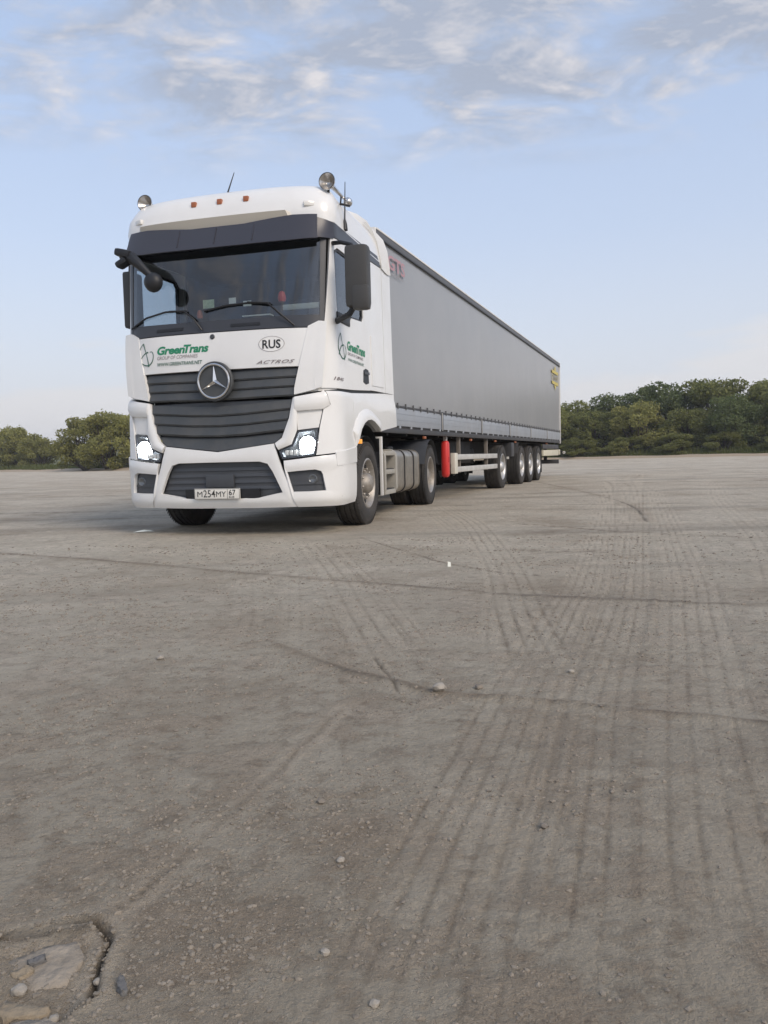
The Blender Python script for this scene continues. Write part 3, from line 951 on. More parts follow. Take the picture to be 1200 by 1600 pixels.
for sg in (1, -1):
    mb = MB()
    patch(mb, [Gp(2.30, 1.592), Gp(2.5, 1.597), Gp(YREAR, 1.60)], [Gp(2.30, 3.15), Gp(2.5, 3.15), Gp(YREAR, 3.15)], k=4, nv=14, off=.003, thick=.03, sg=sg)
    mb.build('rear_fairing', WHITE, truck)
    fa = [(2.30, 3.105), (2.5, 3.06), (YREAR, 3.105)]
    vs, fs = [], []
    rows = [(3.12, 1.195), (3.25, 1.19), (3.45, 1.17), (3.60, 1.12), (3.68, 1.05)]
    cols = [0, .3, .6, 1]
    for (z_, x_) in rows:
        y0_ = 2.28 - (z_ - 3.12) * .32
        for c_ in cols:
            vs.append((sg * (x_ + .012), y0_ + (YREAR - .10 * (z_ - 3.07) - y0_) * c_, z_ + (.05 * abs(c_ - .5) if z_ == 3.12 else 0)))
    nc = len(cols)
    for i in range(len(rows) - 1):
        for k in range(nc - 1):
            fs.append((i * nc + k, i * nc + k + 1, (i + 1) * nc + k + 1, (i + 1) * nc + k))
    base = len(vs)
    for i in range(len(rows)):
        p_ = vs[i * nc]
        vs.append((p_[0] - sg * .04, p_[1], p_[2]))
    for i in range(len(rows) - 1):
        fs.append((i * nc, (i + 1) * nc, base + i + 1, base + i))
    mb = MB().add(vs, fs)
    mb.build('upper_fairing', WHITE2, truck, smooth=45)
    # --- door with window opening
    win = [(.445, 2.26), (.50, 2.215), (.84, 2.205), (.95, 2.31), (1.36, 2.335), (1.41, 2.39), (1.41, 2.92), (1.36, 2.975), (.52, 2.965), (.425, 2.92), (.430, 2.60), (.435, 2.40)]
    dor = [(.20, 1.50), (.45, 1.505), (.90, 1.525), (1.2, 1.545), (1.58, 1.57), (1.59, 2.2), (1.60, 2.92), (1.60, 3.108), (.50, 3.048), (.385, 3.035), (.33, 2.60), (.27, 2.17)]
    mb = MB()
    patch(mb, [Gp(*q) for q in dor], [Gp(*q) for q in win], k=4, nv=8, off=.003, thick=.03, sg=sg, closed=True)
    door = mb.build('door', WHITE, truck)
    mb = MB()
    win2 = [(.92 + (a - .92) * .93, 2.6 + (b - 2.6) * .93) for a, b in win]
    patch(mb, [Gp(*q) for q in win], [Gp(*q) for q in win2], k=3, nv=1, off=-.008, thick=.03, sg=sg, closed=True)
    mb.build('window_frame', BLACK, door)
    mb = MB()
    patch(mb, [Gp(.44, 2.25), Gp(.85, 2.21), Gp(1.0, 2.30), Gp(1.40, 2.34)], [Gp(.43, 2.94), Gp(.85, 2.97), Gp(1.0, 2.97), Gp(1.40, 2.96)], k=3, nv=4, off=-.02, thick=0, sg=sg)
    mb.build('window_glass', SIDEGLASS, door)
    mb = MB()
    patch(mb, [Gp(1.30, 1.645), Gp(1.40, 1.625), Gp(1.53, 1.65)], [Gp(1.32, 1.78), Gp(1.42, 1.81), Gp(1.53, 1.80)], k=3, nv=4, off=.006, thick=.004, sg=sg)
    hd = mb.build('door_handle', BLACK, door)
    mb = MB()
    patch(mb, [Gp(1.33, 1.735), Gp(1.52, 1.745)], [Gp(1.33, 1.765), Gp(1.52, 1.775)], k=4, nv=2, off=.022, thick=.015, sg=sg)
    mb.build('grip', DARK, hd)
    # --- rear side wall of the cab with hatch
    mb = MB()
    patch(mb, [Gp(1.588, 1.575), Gp(1.9, 1.585), Gp(2.295, 1.592)], [Gp(1.608, 3.11), Gp(1.9, 3.125), Gp(2.295, 3.145)], k=4, nv=12, off=.0, thick=.02, sg=sg)
    sw = mb.build('side_wall', WHITE, truck)
    mb = MB()
    patch(mb, [Gp(1.68, 1.635), Gp(2.22, 1.652)], [Gp(1.69, 2.225), Gp(2.22, 2.245)], k=5, nv=5, off=.008, thick=.01, sg=sg)
    mb.build('locker_hatch', WHITE, sw)
    mb = MB()
    patch(mb, [Gp(.36, 3.045), Gp(.8, 3.075), Gp(2.27, 3.150)], [Gp(.36, 3.195), Gp(.8, 3.215), Gp(2.12, 3.262)], k=6, nv=3, off=.006, thick=.02, sg=sg)
    mb.build('black_side_band', BLACKGLOSS, truck)
    mb = MB()
    patch(mb, [Gp(.42, 3.17), Gp(2.3, 3.185)], [Gp(.42, 3.21), Gp(2.3, 3.21)], k=10, nv=1, off=.003, thick=.0, sg=sg)
    mb.build('roof_gutter', WHITE, truck)
    # belt strip behind the seam, so the joint reads as a dark line
    mb = MB()
    patch(mb, [Gp(.25, 1.46), Gp(.8, 1.46), Gp(2.7, 1.56)], [Gp(.25, 1.56), Gp(.8, 1.58), Gp(2.7, 1.64)], k=6, nv=1, off=-.03, thick=0, sg=sg)
    mb.build('belt_joint', BLACK, truck)
    if sg == 1:
        dmap = lambda y, z: skin(gs_(y, z), z, .0065)
        text_on('door_lettering', 'Green', GREEN, door, dmap, .735, 1.945, .370, .098, shear=.15, bold=.038)
        text_on('door_lettering', 'Trans', GREEN, door, dmap, 1.095, 1.945, .32, .098, shear=.15, bold=.038)
        text_on('door_subtitle', 'GROUP OF COMPANIES', GREYPR, door, dmap, .745, 1.890, .58, .032, bold=.006)
        text_on('door_web_address', 'WWW.GREENTRANS.NET', DGREEN, door, dmap, .745, 1.825, .60, .032, bold=.010)
        text_on('model_number', '1845', GREYPR, door, dmap, .315, 1.588, .24, .034, bold=.02, shear=.3)
        lg = MB()
        ribbon(lg, dmap, [(.515, 2.09), (.455, 2.03), (.43, 1.95), (.455, 1.885), (.53, 1.835), (.61, 1.835), (.67, 1.88), (.68, 1.94), (.645, 1.98)], .008, .016)
        ribbon(lg, dmap, [(.515, 2.09), (.555, 2.01), (.60, 1.92), (.625, 1.82)], .018, .010)
        ribbon(lg, dmap, [(.44, 1.86), (.49, 1.925), (.55, 1.965), (.61, 1.975)], .020, .012)
        lg.build('door_logo', DGREEN, door, smooth=0)

# --- cab interior
cabin = MB()
cabin.box(-1.17, 1.17, 2.24, 2.30, 1.45, 3.20)
cabin.box(-1.17, 1.17, .62, 2.26, 3.10, 3.16)
cabin.box(-1.15, 1.15, .40, 2.26, 1.50, 1.56)
cabin.box(-1.165, -1.15, 1.62, 2.26, 1.5, 3.12)
cabin.box(1.15, 1.165, 1.62, 2.26, 1.5, 3.12)
cab_in = cabin.build('cab_lining', INTERIOR, truck, smooth=0)
MB().prism([(.20, 2.10), (.28, 2.24), (.45, 2.30), (.75, 2.30), (.90, 2.20), (.92, 1.70), (.35, 1.60)], 'X', -1.06, 1.06).build('dashboard', INTERIOR, truck, smooth=30)
MB().box(.35, .86, .55, .95, 2.28, 2.44, bev=.06).build('instrument_hood', INTERIOR, truck)
sw_ = MB()
sw_.tube([(.62 + .22 * math.cos(2 * PI * k / 24), .98 - .06 * math.sin(2 * PI * k / 24), 2.33 + .21 * math.sin(2 * PI * k / 24)) for k in range(25)], .016, seg=8, caps=False)
sw_.tube([(.42, .985, 2.33), (.62, 1.0, 2.31), (.82, .985, 2.33)], .02, seg=6)
sw_.build('steering_wheel', BLACK, truck)
for x_ in (-.62, .62):
    sm = MB()
    sm.box(x_ - .27, x_ + .27, 1.15, 1.70, 1.95, 2.12, bev=.05)
    st_ = sm.build('seat', SEAT, truck)
    MB().box(x_ - .25, x_ + .25, 1.58, 1.74, 2.08, 2.72, bev=.06, rot=Matrix.Rotation(-.1, 3, 'X')).build('seat_back', SEAT, st_)
    MB().box(x_ - .14, x_ + .14, 1.62, 1.72, 2.72, 2.92, bev=.04).build('head_rest', SEAT, st_)
# --- mirrors
mm = MB()
mm.box(1.365, 1.605, .18, .36, 2.29, 2.90, bev=.045)
mir = mm.build('door_mirror', MIRRORP, truck)
MB().box(1.44, 1.615, .165, .30, 2.255, 2.50, bev=.04).build('wide_angle_housing', MIRRORP, mir)
MB().box(1.375, 1.575, .352, .366, 2.36, 2.86, bev=.004).build('mirror_glass', MIRRORG, mir)
ar = MB()
MB().tube([(1.17, .42, 2.99), (1.30, .33, 2.965), (1.42, .28, 2.92), (1.45, .27, 2.86)], [.024, .022, .02, .02], seg=8).build('mirror_arm', BLACK, mir)
ar.tube([(1.17, .46, 2.20), (1.27, .34, 2.20), (1.38, .28, 2.23), (1.45, .27, 2.32)], [.035, .032, .03, .028], seg=8)
ar.build('mirror_arm', BLACK, mir)
MB().box(1.185, 1.215, .42, .85, 2.20, 2.30, bev=.012).build('arm_plate', BLACK, mir)
mm = MB()
mm.box(-1.315, -1.195, .44, .68, 2.29, 2.92, bev=.035)
mir2 = mm.build('door_mirror', MIRRORP, truck)
MB().tube([(-1.16, .46, 2.98), (-1.22, .48, 2.97), (-1.25, .52, 2.90)], .025, seg=8).build('mirror_arm', BLACK, mir2)
# front-view and kerb mirrors hanging from the upper corner
kb = MB()
kb.tube([(-1.05, .30, 3.02), (-1.0, .08, 2.98), (-.94, -.06, 2.93), (-.84, -.10, 2.90), (-.72, -.10, 2.79), (-.61, -.10, 2.68)], [.03, .045, .06, .06, .045, .03], seg=10)
fmr = kb.build('front_mirror', BLACK, truck, smooth=50)
MB().box(-1.005, -.83, -.17, -.02, 2.905, 2.985, bev=.03, rot=Matrix.Rotation(.25, 3, 'Y')).build('mirror_hood', BLACK, fmr)
MB().box(-1.01, -.87, -.16, -.03, 2.82, 2.885, bev=.028, rot=Matrix.Rotation(-.45, 3, 'Y')).build('mirror_hood', BLACK, fmr)
MB().lathe([(-.07, 0), (-.065, .05), (-.04, .085), (0, .10), (.02, .10), (.022, .09), (.018, 0)], (-.60, -.10, 2.63), axis='Y', seg=24).build('mirror_head', BLACK, fmr, smooth=50)

# --- horns, lamps and aerials on the roof
for sg, hx_ in ((1, 1.13), (-1, -.98)):
    hz = 3.625
    hy = .46
    hn = MB()
    hn.lathe([(-.03, .086), (-.022, .090), (0, .078), (.03, .052), (.08, .034), (.25, .022), (.55, .016)], (hx_, hy, hz), axis='Y', seg=28)
    ho = hn.build('air_horn', CHROME, roof, smooth=50)
    MB().lathe([(-.028, .080), (-.005, .060), (.03, .03), (.05, 0)], (hx_, hy, hz), axis='Y', seg=28).build('horn_mouth', mat('horn_inside', (.52, .50, .48), .25, metal=.9), ho, smooth=50)
    MB().lathe([(-.055, 0), (-.045, .035), (-.02, .05), (.01, .05), (.035, .035), (.045, 0)], (hx_ + sg * .03, hy + .60, hz - .03), axis='Y', seg=20).build('horn_driver', CHROME, ho, smooth=50)
    f = MB()
    f.tube([(hx_, hy + .04, hz - .03), (hx_ - sg * .02, hy + .05, hz - .17)], .014, seg=6)
    f.tube([(hx_, hy + .45, hz - .01), (hx_ - sg * .02, hy + .46, hz - .14)], .010, seg=6)
    f.build('horn_bracket', BLACK, ho)
def aerial(name, base, tip, parent):
    a = MB()
    b, t_ = Vector(base), Vector(tip)
    a.tube([b - (t_ - b) * .04, b + (t_ - b) * .10, b + (t_ - b) * .2, t_], [.035, .026, .009, .004], seg=8)
    return a.build(name, BLACK, parent, smooth=50)
aerial('aerial', (-.01, .44, 3.57), (.06, .52, 3.86), roof)
a2 = aerial('aerial', (1.195, .80, 3.24), (1.20, .84, 3.74), roof)
MB().tube([(1.14, .82, 3.51), (1.25, .84, 3.48)], .012, seg=6).build('aerial_clip', BLACK, a2)

# --- chassis, wheels, tank
ch = MB()
for sg in (1, -1):
    ch.box(sg * .43 - .04, sg * .43 + .04, .5, 6.0, .66, .92)
ch.box(-.45, .45, .5, .62, .66, .92)
ch.box(-.45, .45, 5.9, 6.0, .66, .92)
ch.box(-.42, .42, 2.3, 3.4, .55, .95)
ch.build('chassis_frame', CHASSIS, truck, smooth=0)
for (ya, hw_) in ((AXF, .95), (AXR, .80)):
    ax = MB()
    ax.lathe([(-hw_, .08), (-.25, .085), (-.2, .17 if ya == AXR else .085), (.2, .17 if ya == AXR else .085), (.25, .085), (hw_, .08)], (0, ya, RW), seg=16)
    ax.build('axle', CHASSIS, truck)
MB().prism([(4.55, 1.02), (5.5, 1.02), (5.6, .96), (5.6, .92), (4.45, .92), (4.45, .98)], 'X', -.40, .40).build('fifth_wheel', CHASSIS, truck, smooth=0)
for sg in (1, -1):
    make_wheel(truck, sg * 1.225, AXF, RW, .30, sg, RIM, dish=.055, hubr=.115, huby=.085, visible=sg > 0)
    make_wheel(truck, sg * 1.225, AXR, RW, .29, sg, RIM, dual=True, dish=.155, hubr=.13, huby=.10, visible=sg > 0)
    g = MB()
    vs, fs = [], []
    for k in range(17):
        a = math.radians(18 + 144 * k / 16)
        for xx in (.60, 1.235):
            vs.append((sg * xx, AXR - .56 * math.cos(a), RW + .56 * math.sin(a)))
    for k in range(16):
        fs.append((2 * k, 2 * k + 1, 2 * k + 3, 2 * k + 2))
    g.add(vs, fs)
    g.build('rear_mudguard', DARK, truck)
    # tank: rounded section swept along y
    def tsec(x_in, x_out, z0, z1, r):
        P_ = []
        for (cx, cz, a0) in ((x_out - r, z0 + r, -90), (x_out - r, z1 - r, 0), (x_in + r, z1 - r, 90), (x_in + r, z0 + r, 180)):
            for k in range(6):
                a = math.radians(a0 + 90 * k / 5)
                P_.append((cx + r * math.cos(a), cz + r * math.sin(a)))
        return P_
    if sg == 1:
        tk = MB().prism(tsec(.58, 1.19, .29, .875, .11), 'Y', 2.86, 4.27).build('fuel_tank', BRUSHED, truck, smooth=40)
        for y_ in (3.33, 3.90):
            MB().prism(tsec(.57, 1.205, .275, .888, .115), 'Y', y_, y_ + .05).build('tank_strap', BRUSHED, tk, smooth=40)
            MB().prism(tsec(.57, 1.200, .280, .883, .113), 'Y', y_ - .022, y_ - .002).build('strap_lining', BLACK, tk, smooth=40)
        for y_ in (2.86, 4.25):
            MB().prism(tsec(.57, 1.198, .282, .883, .113), 'Y', y_ - .008, y_ + .012).build('tank_rim', BRUSHED, tk, smooth=40)
        MB().lathe([(0, .065), (.05, .065), (.06, .05), (.06, 0)], (1.02, 3.1, .865), axis='Z', seg=20).build('filler_cap', BLACK, tk)
        # step frame ahead of the tank
        sf = MB()
        P_ = tsec(.70, 1.215, .285, .885, .10)
        for (ya, yb) in ((2.15, 2.23), (2.72, 2.82)):
            sf.prism(P_, 'Y', ya, yb)
        for z_ in (.30, .56, .80):
            sf.box(.75, 1.205, 2.20, 2.75, z_, z_ + .06, bev=.01)
        sf.box(.72, .76, 2.2, 2.75, .3, .86)
        so = sf.build('step_frame', mat('beige_step', (.46, .44, .39), .5, metal=.2, var=.15, dirt=(.25, .21, .16), dirt_amt=.5), truck, smooth=35)
        for z_ in (.36, .62):
            MB().box(.80, 1.19, 2.22, 2.73, z_, z_ + .012).build('step_tread', CHASSIS, so)
    else:
        MB().prism([(-a, b) for a, b in tsec(.58, 1.19, .29, .875, .11)], 'Y', 2.3, 4.2).build('battery_and_air_box', CHASSIS, truck, smooth=40)
box('engine_block', CHASSIS, truck, -.40, .40, .55, 1.85, .42, 1.45, bev=.05)
box('cross_beam', CHASSIS, truck, -.78, .78, .35, .45, .40, .50)
# ------------------------------------------------------------------ semi-trailer
RYAW = 0.35972
K_ = 0.95
_lat = 1.275 - 1.28 * K_
TRX = -1.1812 * K_ - _lat * math.cos(RYAW)
TRY = 11.766 * K_ + _lat * math.sin(RYAW)
trailer = empty('semi_trailer', (TRX, TRY, 0), -RYAW)
tag(trailer, 'long grey curtain-sided semi-trailer on four axles behind the white tractor', 'trailer')
SEC = 3.0462 * K_
LT = 6 * SEC
FY = -0.10                      # front wall
HW = 1.275
ZT, ZRB, ZB1, ZB0, ZR0 = 3.835, 3.715, 1.495, 1.225, 1.12


def curtain_mat():
    m = bpy.data.materials.new('curtain_pvc')
    m.use_nodes = True
    t = m.node_tree
    b = t.nodes['Principled BSDF']
    tcn = t.nodes.new('ShaderNodeTexCoord')
    n = N(t, 'ShaderNodeTexNoise', i_Scale=1.3, i_Detail=6.0, i_Roughness=0.6)
    t.links.new(tcn.outputs['Object'], n.inputs['Vector'])
    c = mix(t, ramp(t, n.outputs[0], [(.3, 0.0), (.75, 1.0)]), (0.285, 0.293, 0.305), (0.320, 0.325, 0.332))
    n2_ = N(t, 'ShaderNodeTexNoise', i_Scale=7.0, i_Detail=7.0, i_Roughness=0.7)
    mp_ = N(t, 'ShaderNodeMapping')
    mp_.inputs['Scale'].default_value = (1, 1.0, .18)
    t.links.new(tcn.outputs['Object'], mp_.inputs[0])
    t.links.new(mp_.outputs[0], n2_.inputs['Vector'])
    c = mix(t, ramp(t, n2_.outputs[0], [(.5, 0.0), (.85, .14)]), c, (0.27, 0.265, 0.26))
    t.links.new(c, b.inputs['Base Color'])
    b.inputs['Roughness'].default_value = 0.30
    b.inputs['Specular IOR Level'].default_value = 0.45
    n3_ = N(t, 'ShaderNodeTexNoise', i_Scale=1.6, i_Detail=3.0)
    t.links.new(tcn.outputs['Object'], n3_.inputs['Vector'])
    bp = N(t, 'ShaderNodeBump', i_Strength=0.06, i_Distance=0.05)
    t.links.new(n3_.outputs[0], bp.inputs['Height'])
    t.links.new(bp.outputs[0], b.inputs['Normal'])
    return m


CURT = curtain_mat()
FADED = mat('faded_curtain_print', (.44, .25, .28), .5)
BOARD = mat('side_board_paint', (0.37, 0.40, 0.44), 0.38, metal=0.25, var=0.08, vscale=2.0, dirt=(0.30, 0.28, 0.25), dirt_amt=0.4)
BUCKLE = mat('grey_strap', (.14, .145, .15), .6)
ROOFT = mat('trailer_roof_tarp', (0.72, 0.72, 0.70), 0.6)
RAILM = mat('roof_rail_paint', (0.095, 0.098, 0.105), 0.45, var=0.1)

for sg in (1, -1):
    # curtain: gently rippled sheet with thickness
    vs, fs = [], []
    ny, nz = 220, 26
    for j in range(nz + 1):
        z = ZB1 + .012 + (ZRB + .02 - ZB1 - .012) * j / nz
        fz = math.sin(PI * min(1, (j + .3) / (nz + .6))) ** .7
        for i in range(ny + 1):
            y = FY + .03 + (LT - .06 - FY) * i / ny
            post = abs(math.sin(PI * y / SEC))
            d = .007 * post * fz + .0012 * math.sin(y * 3.1 + .6 * math.sin(z * 1.7)) * fz + .0012 * math.sin(y * 11.7 + 1.3 * z) * (1 - j / nz) ** 2
            vs.append((sg * (HW - .012 + d), y, z))
    for j in range(nz):
        for i in range(ny):
            a = j * (ny + 1) + i
            fs.append((a, a + 1, a + ny + 2, a + ny + 1))
    cu = MB().add(vs, fs).build('curtain', CURT, trailer, smooth=60)
    hem = MB().box(*sorted((sg * (HW - .004), sg * (HW + .012))), FY + .05, LT - .05, ZB1 - .006, ZB1 + .022)
    hem.build('curtain_hem', CHASSIST, cu, smooth=0)
    if sg == 1:
        for i in range(48):
            y = .25 + i * (LT - .5) / 47
            s_ = MB()
            s_.box(HW - .005, HW + .016, y - .010, y + .010, ZB1 - .03, ZB1 + .06)
            s_.box(HW + .003, HW + .026, y - .016, y + .016, ZB1 - .008, ZB1 + .022, bev=.004)
            s_.build('strap_buckle', BUCKLE, cu, smooth=0)
    rl = MB().box(*sorted((sg * (HW - .06), sg * (HW + .012))), FY, LT, ZRB, ZT - .018, bev=.008).build('roof_rail', RAILM, trailer, smooth=30)
    MB().box(*sorted((sg * (HW - .03), sg * (HW + .02))), FY, LT, ZT - .020, ZT + .004, bev=.004).build('rail_cap', ROOFT, rl, smooth=30)
    MB().box(*sorted((sg * (HW + .010), sg * (HW + .022))), FY + .02, LT - .02, ZRB - .004, ZRB + .012).build('rail_lip', BLACK, rl, smooth=0)
    # boards and posts
    for k in range(6):
        y0_, y1_ = (FY + .04 if k == 0 else k * SEC + .055), (k + 1) * SEC - .055
        b_ = MB().box(*sorted((sg * (HW - .035), sg * (HW + .004))), y0_, y1_, ZB0, ZB1 - .008, bev=.006).build('side_board', BOARD, trailer, smooth=30)
        r_ = MB()
        for zz in (ZB0 + .085, ZB0 + .175):
            r_.box(*sorted((sg * (HW + .003), sg * (HW + .0075))), y0_ + .02, y1_ - .02, zz, zz + .006)
        r_.build('board_groove', BOARD, b_, smooth=0)
        if k < 5:
            p_ = MB().box(*sorted((sg * (HW - .05), sg * (HW + .012))), y1_ + .008, y1_ + .102, ZB0 - .03, ZB1 + .03, bev=.006).build('post', CHASSIST, trailer, smooth=30)
            MB().box(*sorted((sg * (HW + .011), sg * (HW + .022))), y1_ + .012, y1_ + .028, ZB0 - .02, ZB1 + .01, bev=.004).build('post_latch', GALV, p_, smooth=30)
    MB().box(*sorted((sg * (HW - .09), sg * (HW - .005))), FY, LT, ZR0, ZB0 - .035, bev=.006).build('side_rave', CHASSIST, trailer, smooth=30)
    MB().box(*sorted((sg * (HW - .05), sg * (HW - .012))), FY + .02, LT - .02, ZB0 - .036, ZB0 + .002).build('rave_gap', CHASSIS, trailer, smooth=0)
    for i in range(34):
        y = .2 + i * (LT - .4) / 33
        MB().box(*sorted((sg * (HW - .02), sg * (HW + .003))), y - .035, y + .035, ZB0 - .034, ZB0 + .004, bev=.004).build('lashing_bracket', BOARD, trailer, smooth=0)
# roof, ends, floor
rf = MB()
vs, fs = [], []
for i in range(25):
    y = FY + (LT - FY) * i / 24
    for (x_, z_) in ((-HW + .02, ZT), (-.7, ZT + .02), (0, ZT + .03), (.7, ZT + .02), (HW - .02, ZT)):
        vs.append((x_, y, z_ + .006 * math.sin(i * 2.2)))
for i in range(24):
    for k in range(4):
        fs.append((i * 5 + k, i * 5 + k + 1, i * 5 + k + 6, i * 5 + k + 5))
rf.add(vs, fs)
rf.build('roof_tarpaulin', ROOFT, trailer, smooth=60)
fw = MB().box(-HW, HW, FY - .03, FY + .03, ZB0 - .1, ZT - .01, bev=.012).build('front_wall', mat('front_wall_paint', (.62, .62, .60), .4, var=.05), trailer)
for x_ in (-HW + .035, HW - .035):
    MB().box(x_ - .04, x_ + .04, FY - .045, FY + .035, ZB0 - .1, ZT + .004, bev=.015).build('corner_post', mat('corner_post_white', (.72, .71, .69), .4), fw)
rd = MB()
rd.box(-HW + .02, -.005, LT - .03, LT + .03, ZB0 - .02, ZT - .02, bev=.01)
rd.box(.005, HW - .02, LT - .03, LT + .03, ZB0 - .02, ZT - .02, bev=.01)
rdo = rd.build('rear_doors', BOARD, trailer)
for x_ in (-HW + .02, HW - .02):
    MB().box(x_ - .035, x_ + .035, LT - .035, LT + .045, ZR0 - .02, ZT - .01, bev=.01).build('rear_post', mat('rear_post_white', (.66, .65, .62), .4, var=.05), trailer)
for x_ in (-.9, -.35, .35, .9):
    MB().tube([(x_, LT + .05, ZB0 + .03), (x_, LT + .05, ZT - .1)], .016, seg=6).build('locking_bar', GALV, rdo)
MB().box(-HW + .1, HW - .1, FY, LT, ZR0 + .04, ZB0).build('floor_deck', CHASSIS, trailer, smooth=0)
ch = MB()
for sg in (1, -1):
    ch.box(sg * .45 - .05, sg * .45 + .05, FY + 2.6, LT - .05, .72, ZR0 + .05)
    ch.box(sg * .45 - .05, sg * .45 + .05, FY + .2, FY + 2.8, .98, ZR0 + .05)
for y in np.arange(.4, LT, .85):
    ch.box(-HW + .1, HW - .1, y, y + .07, ZR0 - .03, ZR0 + .06)
ch.build('frame', CHASSIS, trailer, smooth=0)
# lettering on the visible curtain
tmap = lambda y, z: (HW + .020, y, z)
text_on('curtain_lettering', 'GTS', FADED, trailer, tmap, .30, 3.40, .72, .19, bold=.02, slope=-.0)
text_on('curtain_small_lettering', 'LOGISTIC', GREYPR, trailer, tmap, .42, 3.325, .52, .036)
em = MB()
ey, ez = LT - 1.20, 3.235
for (z0_, z1_) in ((.125, .225), (-.225, -.125)):
    em.add([tmap(ey - .70, ez + z0_), tmap(ey + .70, ez + z0_), tmap(ey + .70, ez + z1_), tmap(ey - .70, ez + z1_)], [(0, 1, 2, 3)])
em.add([tmap(ey - .22, ez + .24), tmap(ey + .22, ez + .24), tmap(ey, ez + .40)], [(0, 1, 2)])
em.add([tmap(ey - .22, ez - .24), tmap(ey + .22, ez - .24), tmap(ey, ez - .40)], [(0, 1, 2)])
em.add([tmap(ey - .70, ez - .150), tmap(ey - .64, ez - .150), tmap(ey - .64, ez + .150), tmap(ey - .70, ez + .150)], [(0, 1, 2, 3)])
em.add([tmap(ey + .64, ez - .150), tmap(ey + .70, ez - .150), tmap(ey + .70, ez + .150), tmap(ey + .64, ez + .150)], [(0, 1, 2, 3)])
emo = em.build('maker_emblem', mat('faded_yellow', (.56, .46, .12), .5), trailer, smooth=0)
text_on('emblem_lettering', 'TOHAP', mat('dark_yellow_print', (.24, .19, .05), .5), emo, tmap, ey - .58, ez - .08, 1.16, .16, bold=.012)
# red fire-extinguisher case
rc = MB()
prf = []
for k in range(21):
    a = 2 * PI * k / 20
    prf.append(a)
vs, fs = [], []
zl = [(.395, .05), (.41, .085), (.45, .105), (.7, .11), (.99, .105), (1.03, .085), (1.045, .05)]
for (z_, r_) in zl:
    for k in range(20):
        a = 2 * PI * k / 20
        q = lambda c: math.copysign(abs(c) ** .6, c)
        vs.append((1.17 + r_ * .62 * q(math.cos(a)), 3.42 + r_ * .9 * q(math.sin(a)), z_))
for i in range(len(zl) - 1):
    for k in range(20):
        k2 = (k + 1) % 20
        fs.append((i * 20 + k, i * 20 + k2, (i + 1) * 20 + k2, (i + 1) * 20 + k))
fs.append(tuple(range(19, -1, -1)))
fs.append(tuple(len(vs) - 20 + k for k in range(20)))
rc.add(vs, fs)
ex = rc.build('extinguisher_case', RED, trailer, smooth=50)
MB().box(1.14, 1.20, 3.39, 3.45, 1.04, 1.14).build('case_hanger', GALV, ex)
MB().box(1.230, 1.245, 3.38, 3.46, .66, .76, bev=.008).build('case_latch', mat('dull_red', (.42, .03, .03), .5), ex)
# side guards (the visible side and its twin)
for sg in (1, -1):
    g = MB()
    for zz in (.70, .47):
        g.box(*sorted((sg * (HW - .06), sg * (HW - .02))), 3.80, 7.35, zz, zz + .10, bev=.010)
    go = g.build('side_guard', GALV, trailer, smooth=30)
    MB().box(*sorted((sg * (HW - .10), sg * (HW - .012))), 3.72, 3.93, .445, .825, bev=.015).build('guard_end_plate', mat('guard_end_cream', (.66, .63, .54), .45, var=.1), go, smooth=30)
    for y in (4.28, 6.55):
        MB().box(*sorted((sg * (HW - .13), sg * (HW - .062))), y - .035, y + .035, .45, ZR0 + .03, bev=.006).build('guard_post', mat('brown_post', (.20, .175, .15), .6, var=.2), go, smooth=30)
    # landing legs
    l = MB()
    l.box(*sorted((sg * .72, sg * .88)), 2.55, 2.71, .36, ZR0 + .03, bev=.01)
    l.box(*sorted((sg * .75, sg * .85)), 2.58, 2.68, .14, .37, bev=.005)
    l.box(*sorted((sg * .66, sg * .94)), 2.48, 2.78, .12, .145, bev=.005)
    l.build('landing_leg', CHASSIS, trailer, smooth=30)
box('pallet_box', CHASSIS, trailer, -.9, .9, 4.55, 6.3, .62, 1.06, bev=.02)
box('air_tank', CHASSIS, trailer, -.35, .85, 6.6, 6.95, .62, .95, bev=.12)
